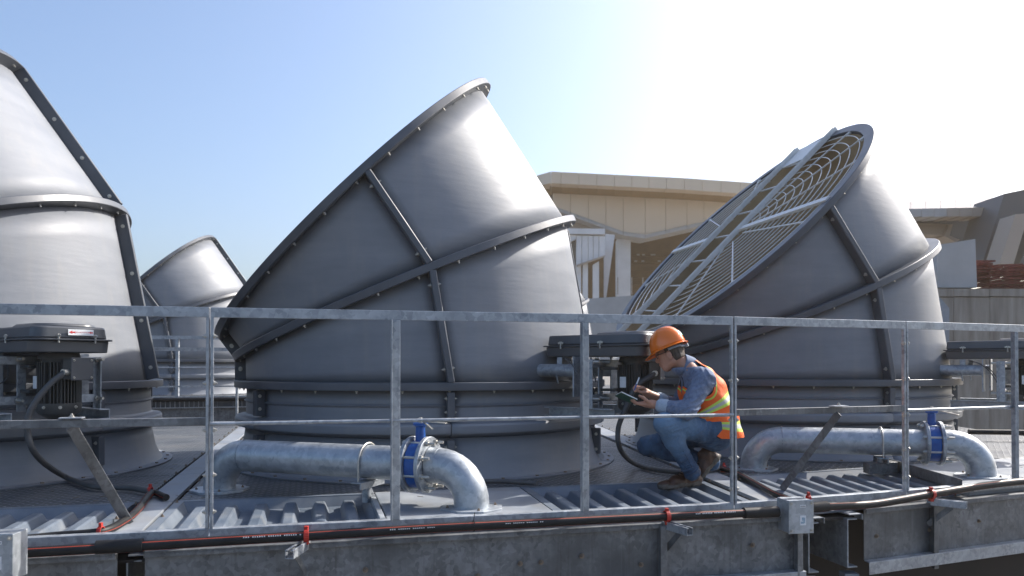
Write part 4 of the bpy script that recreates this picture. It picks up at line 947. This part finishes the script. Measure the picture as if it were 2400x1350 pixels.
def denim():
    m = pmat('denim', (.010, .024, .058), (.06, .12, .215), 13, (.75, .9), detail=10, bump=.9, bscale=35); N, L = m.node_tree.nodes, m.node_tree.links; P = N['Principled BSDF']
    at_ = N.new('ShaderNodeAttribute'); at_.attribute_name = 'fade'; mm = N.new('ShaderNodeMix'); mm.data_type = 'RGBA'
    L.new(at_.outputs['Fac'], mm.inputs[0]); src = P.inputs['Base Color'].links[0].from_socket; L.new(src, mm.inputs[6]); mm.inputs[7].default_value = (.17, .28, .41, 1); L.new(mm.outputs[2], P.inputs['Base Color']); return m
def vestm():
    m, N, L, P = _new('vest_fabric'); P.inputs['Roughness'].default_value = .65
    e = N.new('ShaderNodeAttribute'); e.attribute_name = 'rim'; a = N.new('ShaderNodeAttribute'); a.attribute_name = 'band'
    def ramp(src, stops):
        c = N.new('ShaderNodeValToRGB'); c.color_ramp.interpolation = 'CONSTANT'; els = c.color_ramp.elements
        while len(els) < len(stops): els.new(.5)
        for el, (p, col) in zip(els, stops): el.position = p; el.color = (*col, 1)
        L.new(src, c.inputs[0]); return c
    OR, LI, SI, BK = (.90, .13, .012), (.52, .68, .10), (.40, .41, .40), (.01, .01, .012)
    r1 = ramp(e.outputs['Fac'], [(0, BK), (.21, OR), (.35, LI), (.44, OR)])
    r2 = ramp(a.outputs['Fac'], [(0, OR), (.10, LI), (.18, SI), (.28, LI), (.36, OR), (.64, LI), (.71, SI), (.80, LI), (.87, OR)])
    mk = ramp(a.outputs['Fac'], [(0, (0, 0, 0)), (.10, (1, 1, 1)), (.36, (0, 0, 0)), (.64, (1, 1, 1)), (.87, (0, 0, 0))])
    mx = N.new('ShaderNodeMix'); mx.data_type = 'RGBA'; L.new(mk.outputs[0], mx.inputs[0]); L.new(r1.outputs[0], mx.inputs[6]); L.new(r2.outputs[0], mx.inputs[7])
    h = N.new('ShaderNodeAttribute'); h.attribute_name = 'hem'; mh = N.new('ShaderNodeMix'); mh.data_type = 'RGBA'; st = N.new('ShaderNodeMath'); st.operation = 'LESS_THAN'; st.inputs[1].default_value = .008
    L.new(h.outputs['Fac'], st.inputs[0]); L.new(st.outputs[0], mh.inputs[0]); L.new(mx.outputs[2], mh.inputs[6]); mh.inputs[7].default_value = (*BK, 1)
    L.new(mh.outputs[2], P.inputs['Base Color'])
    b = N.new('ShaderNodeBump'); b.inputs['Strength'].default_value = .35; b.inputs['Distance'].default_value = .01; n = N.new('ShaderNodeTexNoise'); n.inputs['Scale'].default_value = 22; L.new(n.outputs[0], b.inputs['Height']); L.new(b.outputs[0], P.inputs['Normal'])
    return m

man = thing('person', at(1620, 1148, 0), 0, 'man in orange hard hat and vest crouching on the deck, writing in a notebook', 'person')
K = {}
K['pel'] = A3(1666, 1004, 5.40); K['nhip'] = A3(1666, 1012, 5.31); K['fhip'] = A3(1663, 1010, 5.50)
K['nkn'] = A3(1557, 992, 5.14); K['nan'] = A3(1620, 1104, 5.25); K['fkn'] = A3(1517, 1045, 5.55); K['fan'] = A3(1664, 1083, 5.50)
K['belly'] = A3(1656, 962, 5.40); K['chest'] = A3(1644, 915, 5.39); K['neck'] = A3(1606, 858, 5.38)
K['nsh'] = A3(1650, 889, 5.22); K['fsh'] = A3(1622, 884, 5.55); K['nel'] = A3(1612, 962, 5.13); K['fel'] = A3(1590, 955, 5.56)
K['nwr'] = A3(1527, 947, 5.21); K['fwr'] = A3(1515, 921, 5.37); K['head'] = A3(1571, 829, 5.38)
# heading of the head: away from the camera by about 35 degrees, looking down
hf = np.array([-.84, .42, -.30]); hf /= np.linalg.norm(hf); hs = np.cross(hf, [0, 0, 1.]); hs /= np.linalg.norm(hs); hu = np.cross(hs, hf)
H = K['head']
def hp(f, s_, u): return H + hf * f + hs * s_ + hu * u      # forward, to his right, up
lo, hi = A3(1440, 1165, 5.0) - .02, A3(1740, 755, 5.75) + .02
lo = np.minimum(lo, [.60, 5.0, -.01]); hi = np.maximum(hi, [1.66, 5.72, 1.12]); lo[2] = -.005
b = SDF([H[0] - .16, 4.98, K['nwr'][2] - .22], [1.62, 5.68, 1.10], .0052)
b.lo
b = SDF([.66, 4.98, .40], [1.62, 5.68, 1.10], .0052)
# head
b.ell(H + hu * .03 - hf * .01, (.088, .072, .092), (hf, hs, hu), .01); b.ell(hp(.035, 0, -.035), (.058, .055, .07), (hf, hs, hu), .03)
b.cap(hp(.055, -.018, -.085), hp(.055, .018, -.085), .022, .022, .025); b.cap(hp(-.01, -.045, -.06), hp(.05, -.02, -.09), .02, .018, .02); b.cap(hp(-.01, .045, -.06), hp(.05, .02, -.09), .02, .018, .02)
b.cap(hp(.085, 0, .01), hp(.105, 0, -.022), .010, .013, .012); b.ell(hp(.098, 0, -.028), (.013, .016, .009), (hf, hs, hu), .008)
b.cap(hp(.084, -.035, .022), hp(.088, .035, .022), .011, .011, .012)
b.cap(hp(.088, -.02, -.055), hp(.088, .02, -.055), .008, .008, .006); b.cap(hp(.084, -.017, -.067), hp(.084, .017, -.067), .008, .008, .006)
for q in (-1, 1):
    b.ell(hp(.078, q * .032, .006), (.014, .017, .010), (hf, hs, hu), 0, sub=True); b.ell(hp(.070, q * .032, .005), (.013, .013, .011), (hf, hs, hu), .004)
    b.ell(hp(-.008, q * .077, -.014), (.019, .012, .033), (hf, hs, hu), .005); b.ell(hp(-.004, q * .090, -.012), (.009, .006, .018), (hf, hs, hu), 0, sub=True)
b.cap(hp(-.025, 0, -.05), K['neck'], .052, .058, .03)
b.cap(K['neck'], K['chest'], .06, .10, .04); b.cap(K['chest'], K['belly'], .10, .10, .05); b.cap(K['belly'], K['pel'], .10, .10, .04)
b.cap(K['neck'], K['nsh'], .045, .05, .04); b.cap(K['neck'], K['fsh'], .045, .05, .04)
for sh, el, wr in (('nsh', 'nel', 'nwr'), ('fsh', 'fel', 'fwr')):
    b.cap(K[sh], K[el], .046, .038, .03); mid = K[el] + (K[wr] - K[el]) * .3; b.cap(K[el], mid, .037, .040, .02); b.cap(mid, K[wr], .040, .027, .02)
# near hand: palm up under the notebook, thumb on top
def digit(pts, r0, r1): 
    for i in range(len(pts) - 1):
        a_ = r0 + (r1 - r0) * i / (len(pts) - 1); c_ = r0 + (r1 - r0) * (i + 1) / (len(pts) - 1); b.cap(pts[i], pts[i + 1], a_, c_, .004)
w_ = K['nwr']; fd = np.array([-.96, .06, .10]); fd /= np.linalg.norm(fd); sd_ = np.array([0., 1, 0]); ud = np.array([.1, 0, 1.])
def nh(f, s_, u): return w_ + fd * f + sd_ * s_ + ud * u
b.cap(w_, nh(.035, .0, -.002), .027, .026, .015)
for s_ in (-.026, -.009, .009, .026): b.cap(nh(.03, s_ * .7, -.004), nh(.075, s_ * 1.15, -.006), .017, .013, .012)
for s_, L_ in ((-.031, .9), (-.011, 1.02), (.010, 1.05), (.030, .95)):
    digit([nh(.075, s_, -.006), nh(.075 + .032 * L_, s_ * 1.1, -.006), nh(.075 + .055 * L_, s_ * 1.1, .010), nh(.075 + .060 * L_, s_ * 1.05, .030)], .0105, .0078)
digit([nh(.02, -.026, .008), nh(.045, -.042, .022), nh(.068, -.040, .040), nh(.092, -.030, .046)], .013, .0088)
# far hand holding the pen
w2 = K['fwr']; tip = A3(1493, 905, 5.33); fd2 = (tip - w2) / np.linalg.norm(tip - w2); sd2 = np.array([.2, -.9, .15]); sd2 -= fd2 * (sd2 @ fd2); sd2 /= np.linalg.norm(sd2); ud2 = np.cross(fd2, sd2); ud2 *= np.sign(ud2[2])
def fh(f, s_, u): return w2 + fd2 * f + sd2 * s_ + ud2 * u
b.cap(w2, fh(.03, 0, 0), .026, .025, .015)
for s_ in (-.024, -.008, .008, .024): b.cap(fh(.025, s_ * .7, 0), fh(.062, s_ * 1.1, .006), .016, .013, .012)
for j, s_ in enumerate((-.028, -.010, .008, .026)):
    digit([fh(.062, s_, .006), fh(.088, s_ * .9, .004 - .004 * j), fh(.098, s_ * .75, -.018), fh(.086, s_ * .6 + .004, -.034)], .0105, .0078)
digit([fh(.015, .024, -.004), fh(.040, .036, -.018), fh(.066, .026, -.030), fh(.084, .014, -.030)], .0125, .0085)
b.build('body', sk, man)
col_ = SDF(np.array(K['neck']) - .16, np.array(K['neck']) + .17, .005); cn = K['neck']; cd_ = (hp(-.03, 0, -.07) - cn); cd_ /= np.linalg.norm(cd_)
col_.cap(cn - cd_ * .02, cn + cd_ * .045, .082, .074, 0); col_.cap(cn - cd_ * .10, cn + cd_ * .12, .064, .064, 0, sub=True); col_.plane(cn + cd_ * .04 + np.array([0, 0, 0]), cd_ + np.array([-.35, 0, 0])); col_.cap(cn + [-.16, -.03, .03], cn + [-.09, -.02, .0], .05, .05, 0, sub=True)
col_.build('collar', shirt, man)

# jeans
J = SDF([.76, 4.96, .05], [1.66, 5.76, .66], .0062)
J.cap(K['pel'] + [0, -.09, .02], K['pel'] + [0, .09, .02], .125, .125, .03); J.cap(K['belly'] + [0.02, 0, -.03], K['pel'], .13, .13, .05)
J.ell(K['pel'] + [.035, 0, -.05], (.112, .16, .11), None, .05)
def leg(h, kn, an, rt, rk, rc, ra):
    J.cap(h, kn, rt, rk, .05); m_ = kn + (an - kn) * .35; J.cap(kn, m_, rk, rc, .03); J.cap(m_, an, rc, ra, .03)
    d_ = (an - kn) / np.linalg.norm(an - kn); J.cap(an - d_ * .03, an + d_ * .012, ra + .008, ra + .010, .006)
leg(K['nhip'], K['nkn'], K['nan'], .098, .068, .066, .048); leg(K['fhip'], K['fkn'], K['fan'], .098, .068, .064, .050)
X, Y, Z = J.grid()
def fold(c, dirv, wl, amp, rad):
    global X, Y, Z
    c = np.array(c); d_ = np.array(dirv, float); d_ /= np.linalg.norm(d_); t = (X - c[0]) * d_[0] + (Y - c[1]) * d_[1] + (Z - c[2]) * d_[2]
    r2 = (X - c[0]) ** 2 + (Y - c[1]) ** 2 + (Z - c[2]) ** 2
    w1 = np.sin(11 * X - 17 * Z + 23 * Y + 3 * np.sin(9 * Z + 5 * Y)); w2 = np.sin(19 * X + 13 * Z - 15 * Y + 2 * np.sin(14 * X))
    s_ = np.sin(t / wl * 3.0 + 1.5 * w1 + 1.0 * w2); return amp * 2.3 * ((1 - np.abs(s_)) ** 1.3 - .35) * (.7 + .3 * w2) * np.exp(-r2 / rad ** 2) * -1.
dn = (K['nan'] - K['nkn']); tn_ = K['nkn'] - K['nhip']
J.f += (fold(K['nkn'] + dn * .25 + [.03, 0, 0], tn_ * .4 + dn, .032, .0055, .16) + fold(K['nan'] - dn * .12, dn, .028, .0085, .10) + fold(K['nhip'] + tn_ * .35, tn_ + [0, 0, .15], .045, .006, .18)
        + fold(K['fkn'] + [.08, 0, 0], [1, 0, .3], .035, .006, .14) + fold(K['fan'], K['fan'] - K['fkn'], .03, .006, .10) + fold(K['pel'] + [.03, -.05, -.05], [.3, 0, 1], .04, .005, .15)).astype(np.float32)
def fade(V):
    t1 = np.exp(-(((V - (K['nkn'] + [-.02, -.03, .05])) ** 2).sum(1)) / .012); t2 = np.exp(-(((V - (K['nkn'] + dn * .45 + [-.05, -.05, 0])) ** 2).sum(1)) / .012) * .5
    t3 = np.exp(-(((V - (K['nhip'] + tn_ * .5 + [0, -.05, .08])) ** 2).sum(1)) / .02) * .6; t4 = np.exp(-(((V - (K['fkn'] + [0, -.03, .06])) ** 2).sum(1)) / .006) * .3
    return np.clip(t1 + t2 + t3 + t4, 0, .85)
jeans = J.build('jeans', denim(), man, attr={'fade': fade})
# seam stitching on the near leg
m = MB(); so = np.array([0, -.072, .0]); 
path = [K['nkn'] + dn * t_ + np.array([.012, -.066 + .014 * t_, 0]) for t_ in (.1, .3, .5, .7, .9)]
m.tube([Vector(p) for p in path], .0022, 6); m.build('leg_seam', pmat('stitching', (.02, .04, .08), (.05, .07, .1), 60, (.8, .9)), man, 60)

# shirt with sleeves and collar
C_ = SDF([.80, 4.96, .34], [1.62, 5.74, 1.02], .0062)
C_.cap(K['neck'] + [.01, 0, -.02], K['chest'], .062, .125, .04); C_.cap(K['chest'] + [0, -.06, 0], K['belly'] + [0, -.05, 0], .125, .125, .05); C_.cap(K['chest'] + [0, .07, 0], K['belly'] + [0, .05, 0], .125, .125, .05); C_.cap(K['belly'], K['pel'] + [.03, 0, -.02], .13, .135, .05)
C_.cap(K['neck'] + [0.02, 0, -.01], K['nsh'], .055, .066, .05); C_.cap(K['neck'] + [0.02, 0, -.01], K['fsh'], .055, .066, .05)
for sh, el, wr in (('nsh', 'nel', 'nwr'), ('fsh', 'fel', 'fwr')):
    C_.cap(K[sh], K[el], .072, .060, .04); C_.cap(K[el], K[el] + (K[wr] - K[el]) * (.62 if sh == 'nsh' else .5), .059, .046, .025)
C_.cap(hp(-.035, 0, -.11), K['neck'] + [.0, 0, 0], .058, .066, .01)
C_.ell(K['pel'] + [.115, -.03, -.11], (.030, .10, .06), None, .02)
X, Y, Z = C_.grid(); ua = K['nel'] - K['nsh']; fa_ = K['nwr'] - K['nel']
C_.f += (fold(K['nsh'] + ua * .45, ua + [.25, 0, 0], .040, .0075, .14) + fold(K['nel'], ua - fa_, .030, .008, .10) + fold(K['nel'] + fa_ * .4, fa_, .028, .005, .09) + fold(K['nsh'] + [0, -.03, 0], [1, 0, .5], .045, .006, .12) + fold(K['fel'], [1, 0, .4], .03, .005, .1)).astype(np.float32)
cutp = hp(-.03, 0, -.115); C_.plane(cutp, (hu + np.array([.25, 0, .3])))
C_.build('shirt', shirt, man)
cf = SDF([.80, 4.96, .38], [1.25, 5.60, .80], .005)
for el, wr, t_ in (('nel', 'nwr', .66), ('fel', 'fwr', .56)):
    p_ = K[el] + (K[wr] - K[el]) * t_; d_ = (K[wr] - K[el]) / np.linalg.norm(K[wr] - K[el]); cf.cap(p_ - d_ * .012, p_ + d_ * .014, .050, .047, .0); cf.cap(p_ - d_ * .10, p_ + d_ * .004, .036, .036, .0)
cf_o = cf.build('cuffs', cuffm, man); cf_o['kind'] = 'stuff'

# vest
Vt = SDF([.98, 4.98, .34], [1.68, 5.76, 1.0], .0055)
Vt.cap(K['neck'] + [.03, 0, -.03], K['chest'], .070, .148, .05); Vt.cap(K['chest'] + [0, -.055, 0], K['belly'] + [0.01, -.05, 0], .148, .148, .05); Vt.cap(K['chest'] + [0, .065, 0], K['belly'] + [0.01, .05, 0], .148, .148, .05)
Vt.cap(K['belly'] + [0.02, 0, 0], K['pel'] + [.015, 0, -.06], .150, .148, .05); Vt.cap(K['belly'] + [0.02, -.04, 0], K['pel'] + [.02, -.05, -.03], .148, .148, .05)
Vt.cap(K['belly'] + [0.03, 0, -.02], K['pel'] + [.055, 0, -.06], .145, .160, .04); Vt.cap(K['belly'] + [0.03, -.04, -.02], K['pel'] + [.045, -.06, -.03], .145, .155, .04)
Vt.cap(K['neck'] + [0.03, 0, -.02], K['nsh'] + [.0, .04, .01], .066, .080, .05); Vt.cap(K['neck'] + [0.03, 0, -.02], K['fsh'] + [0, -.04, .01], .066, .080, .05)
X, Y, Z = Vt.grid()
Vt.f += (.005 * np.sin(38 * Z + 14 * X + 2 * np.sin(12 * Y)) * np.exp(-((Z - .55) / .18) ** 2) + .004 * np.sin(30 * X - 22 * Z + 1)).astype(np.float32)
# arm holes: an ellipse in the side view
ac = A3(1639, 884, 5.15); adx = np.array([.55, 0, -.835]); ady = np.array([.835, 0, .55]); ra1, ra2 = .140, .090
def rimv(px_, pz_): u_ = (px_ - ac[0]) * adx[0] + (pz_ - ac[2]) * adx[2]; v_ = (px_ - ac[0]) * ady[0] + (pz_ - ac[2]) * ady[2]; return np.sqrt((u_ / ra1) ** 2 + (v_ / ra2) ** 2)
ymid = K['chest'][1]
e_ = (rimv(X, Z) - 1) * .095
Vt.f = np.where((Y < ymid - .05) | (Y > ymid + .07), np.maximum(Vt.f, -e_), Vt.f).astype(np.float32)
# neck opening and front opening
Vt.cap(K['neck'] + [-.02, 0, .03], K['neck'] + [-.30, 0, -.02], .085, .10, 0, sub=True); Vt.cap(K['neck'] + [.0, 0, .04], K['neck'] + [.02, 0, .30], .074, .09, 0, sub=True)
Vt.cap(K['chest'] + [-.20, 0, .05], K['belly'] + [-.24, 0, -.10], .075, .11, 0, sub=True)
h0, h1 = A3(1612, 984, 5.25), A3(1712, 1047, 5.25); hd = h1 - h0; hn = np.array([hd[2], 0, -hd[0]]); hn = hn if hn[2] < 0 else -hn; hn /= np.linalg.norm(hn)
Vt.plane(h0, hn)
piv = A3(1600, 990, 5.25)
def band(V):
    a_ = np.degrees(np.arctan2(V[:, 2] - piv[2], V[:, 0] - piv[0])); far_ = V[:, 0] - piv[0] > .04
    up_ = (a_ - 27) / 12.5; lo_ = (a_ + 4) / 10.5
    v = np.where(a_ > 12, .23 + up_ * .26, .755 + lo_ * .23); v = np.where(a_ > 12, np.clip(v, 0, .42), np.clip(v, .58, .99)); return np.where(far_, v, .5)
def rim(V):
    r_ = rimv(V[:, 0], V[:, 2]); side = V[:, 1] < ymid + .02; return np.clip(.16 + (r_ - 1) * 1.05, 0, 1) * 1.0
def hem(V): return np.clip(-((V - h0) @ hn), 0, 1)
Vt.build('vest', vestm(), man, attr={'rim': rim, 'band': band, 'hem': hem})

# shoes
def shoe(toe, heel, up):
    toe, heel = np.array(toe), np.array(heel); f_ = toe - heel; L_ = np.linalg.norm(f_); f_ /= L_; up = np.array(up, float); up -= f_ * (up @ f_); up /= np.linalg.norm(up); sd3 = np.cross(f_, up)
    P_ = lambda a_, s_, u_: heel + f_ * a_ * L_ + sd3 * s_ + up * u_
    c = (toe + heel) / 2; g_ = SDF(c - .22, c + .22, .0048)
    g_.cap(P_(.12, 0, .035), P_(.55, 0, .032), .036, .040, .02); g_.cap(P_(.55, 0, .032), P_(.86, .0, .026), .042, .028, .02); g_.cap(P_(.86, -.012, .024), P_(.88, .012, .024), .026, .026, .02)
    g_.cap(P_(.12, 0, .04), P_(.20, 0, .085), .036, .040, .02); g_.cap(P_(.20, 0, .085), P_(.62, 0, .045), .040, .032, .03); g_.cap(P_(.16, 0, .10), P_(.26, 0, .10), .040, .042, .015)
    ax_ = (f_, sd3, up); g_.ell(P_(.74, 0, .012), (.085, .050, .024), ax_, .006); g_.ell(P_(.2, 0, .014), (.072, .040, .028), ax_, .006); g_.ell(P_(.48, 0, .020), (.12, .040, .018), ax_, .006)
    X, Y, Z = g_.grid(); a_ = (X - heel[0]) * f_[0] + (Y - heel[1]) * f_[1] + (Z - heel[2]) * f_[2]; u_ = (X - heel[0]) * up[0] + (Y - heel[1]) * up[1] + (Z - heel[2]) * up[2]
    g_.f += (.0022 * np.sin(a_ * 95 + u_ * 60) * (u_ > .035) + .002 * np.sign(np.sin(a_ * 160)) * (u_ < .008)).astype(np.float32)
    g_.plane(P_(0, 0, -.002), -up)
    def fm(Cn): uu = (Cn - heel) @ up; aa = ((Cn - heel) @ f_) / L_; return np.where(uu < .026 + .010 * np.sin(aa * 9) ** 2, 1, 0)
    s_o = g_.build('shoe', [shoe_m, sole_m], man, fmat=fm)
    m = MB()
    for k in range(5):
        t_ = .40 + k * .075; uu = .088 - (t_ - .36) * .095 - (.02 if k > 2 else 0) + .02; m.tube([Vector(P_(t_, -.034, uu - .028)), Vector(P_(t_ + .01, -.012, uu)), Vector(P_(t_ + .02, .012, uu)), Vector(P_(t_, .034, uu - .028))], .004, 6)
    m.build('laces', lace_m, s_o, 60, kind='stuff')
    return s_o
shoe(at(1539, 1148, .0), at(1648, 1138, .0) + Vector((0, .04, 0)), (0, 0, 1))
ft = np.array(at(1636, 1140, .0)) + [0, .08, 0]; shoe(ft, ft + np.array([.185, .05, .185]), (-.65, -.1, .75))

# hair
Hr = SDF(H - .16, H + .16, .005)
Hr.ell(H + hu * .028 - hf * .016, (.090, .0745, .095), (hf, hs, hu), .01); Hr.cap(hp(-.048, -.02, -.045), hp(-.048, .02, -.045), .040, .040, .03)
X, Y, Z = Hr.grid(); fwd = (X - H[0]) * hf[0] + (Y - H[1]) * hf[1] + (Z - H[2]) * hf[2]; upw = (X - H[0]) * hu[0] + (Y - H[1]) * hu[1] + (Z - H[2]) * hu[2]
Hr.f = np.maximum(Hr.f, fwd + .026 - np.clip(upw + .03, 0, 1) * .9 + 0 * Hr.f).astype(np.float32); Hr.f = np.maximum(Hr.f, -(upw + .078 + fwd * .35)).astype(np.float32)
Hr.f += (.0018 * np.sin(220 * X + 90 * Z) * np.sin(190 * Y)).astype(np.float32)
Hr.build('hair', hair_m, man)

# hard hat (a thing worn: built as the child of the man)
hx = np.array([-.80, .44, -.37]); hx /= np.linalg.norm(hx); hy = np.cross([0, 0, 1.], hx); hy /= np.linalg.norm(hy); hz = np.cross(hx, hy); hc = A3(1567, 816, 5.38)
def Hp(a_, b_, c_): return Vector(hc + hx * a_ + hy * b_ + hz * c_)
m = MB(); n = 48; rings = 16; vs = []
for j in range(rings + 1):
    ph = j / rings * math.pi / 2; cr, sr = math.cos(ph) ** .86, math.sin(ph)
    for k in range(n):
        t_ = 2 * math.pi * k / n; ca, sa = math.cos(t_), math.sin(t_); x_, y_ = .128 * cr * ca, .104 * cr * sa; z_ = .145 * sr
        rg = 0
        for off_ in (0, .034, -.034): rg = max(rg, .006 * math.exp(-((y_ - off_) / .007) ** 2) * (1 if sr > .25 else sr / .25))
        vs.append(Hp(x_, y_, z_ + rg + .004))
m.add(vs, [(j * n + k, j * n + (k + 1) % n, (j + 1) * n + (k + 1) % n, (j + 1) * n + k) for j in range(rings) for k in range(n)]); hat = m.build('hard_hat', hat_m, man, 50, solid=.004)
m = MB(); vs = []
for j, (ex, dz) in enumerate(((.0, .006), (.010, .0), (.016, -.004), (.015, -.008), (.0, -.004))):
    for k in range(n):
        t_ = 2 * math.pi * k / n; pk = max(0, math.cos(t_)) ** 3; vs.append(Hp((.128 + ex + pk * ex / .016 * .045) * math.cos(t_), (.104 + ex) * math.sin(t_), dz - pk * ex * .9))
m.add(vs, [(j * n + k, j * n + (k + 1) % n, (j + 1) * n + (k + 1) % n, (j + 1) * n + k) for j in range(4) for k in range(n)]); m.build('brim', hat_m, hat, 50)
m = MB(); vs = []
for zz in (-.010, -.026):
    for k in range(33): t_ = math.pi * .55 + k / 32 * math.pi * .9; vs.append(Hp(.115 * math.cos(t_), .094 * math.sin(t_), zz - .008 * (math.cos(t_) < -.9)))
m.add(vs, [(k, k + 1, k + 34, k + 33) for k in range(32)]); m.build('headband', strap_m, hat, 50, solid=.004)
m = MB(); m.cyl(Hp(-.112, -.01, -.028), Hp(-.134, -.012, -.028), .014, 14); m.build('ratchet_knob', strap_m, hat, 40)
m = MB(); m.box(Hp(.098, -.066, .012), (.03, .02, .022), Vector(hx), Vector(hy)); m.build('clip', strap_m, hat, 0, .002)
def patch(t0, t1, p0, p1, nm, mt, lift=.0085):
    m = MB(); vs = []; nn = 6
    for j in range(nn + 1):
        for k in range(nn + 1):
            ph = p0 + (p1 - p0) * j / nn; t_ = t0 + (t1 - t0) * k / nn; cr = math.cos(ph) ** .86; vs.append(Hp((.128 + lift) * cr * math.cos(t_), (.104 + lift) * cr * math.sin(t_), (.145 + lift) * math.sin(ph) + .004))
    m.add(vs, [(j * (nn + 1) + k, j * (nn + 1) + k + 1, (j + 1) * (nn + 1) + k + 1, (j + 1) * (nn + 1) + k) for j in range(nn) for k in range(nn)]); m.build(nm, mt, hat, 60)
patch(R(160), R(205), .42, .62, 'white_sticker', M['white'], .003); patch(R(165), R(200), .30, .42, 'green_sticker', pmat('green_print', (.02, .35, .22), None, 9, (.4, .5)), .003)
# glasses
m = MB(); m.tube([Vector(hp(.0, -.078, .012)), Vector(hp(.06, -.074, .012)), Vector(hp(.092, -.058, .010))], .003, 6)
for q in (-1, 1):
    ring = [Vector(hp(.094 - abs(q * .032 + .02 * math.cos(a_)) * .18, q * .032 + .022 * math.cos(a_), .004 + .016 * math.sin(a_))) for a_ in lin(0, 2 * math.pi, 15)]; m.tube(ring, .0018, 6)
m.build('glasses', black_m, man, 60)
# notebook and pen
nb0 = A3(1468, 931, 5.25); nX = Vector((.90, .05, -.42)); nY = Vector((0, 1, -.24))
nb = thing('notebook', nb0, 0, 'small dark green notebook in the hand of the crouching man', 'notebook')
X_ = nX.normalized(); Y_ = (nY - X_ * nY.dot(X_)).normalized(); Z_ = X_.cross(Y_)
m = MB(); m.box(Vector(nb0) - Z_ * .006, (.125, .16, .004), X_, Y_); m.build('cover', green_m, nb, 0, .001)
m = MB(); m.box(Vector(nb0) + Z_ * .0, (.119, .152, .008), X_, Y_); m.build('pages', paper_m, nb, 0, .001)
pt, pe = A3(1486, 916, 5.29), A3(1498, 885, 5.33)
pen = thing('pen', pt, 0, 'slim white and blue pen held over the green notebook', 'pen'); m = MB(); d_ = Vector(pe - pt)
m.tube([Vector(pt), Vector(pt) + d_ * .08, Vector(pt) + d_ * .5], [.001, .0042, .0045], 10); m.build('barrel', pmat('blue_pen', (.05, .12, .35), None, 9, (.3, .4)), pen, 50); m = MB(); m.tube([Vector(pt) + d_ * .5, Vector(pe)], .0048, 10); m.build('cap', M['white'], pen, 50)
# wrist watch on the far arm
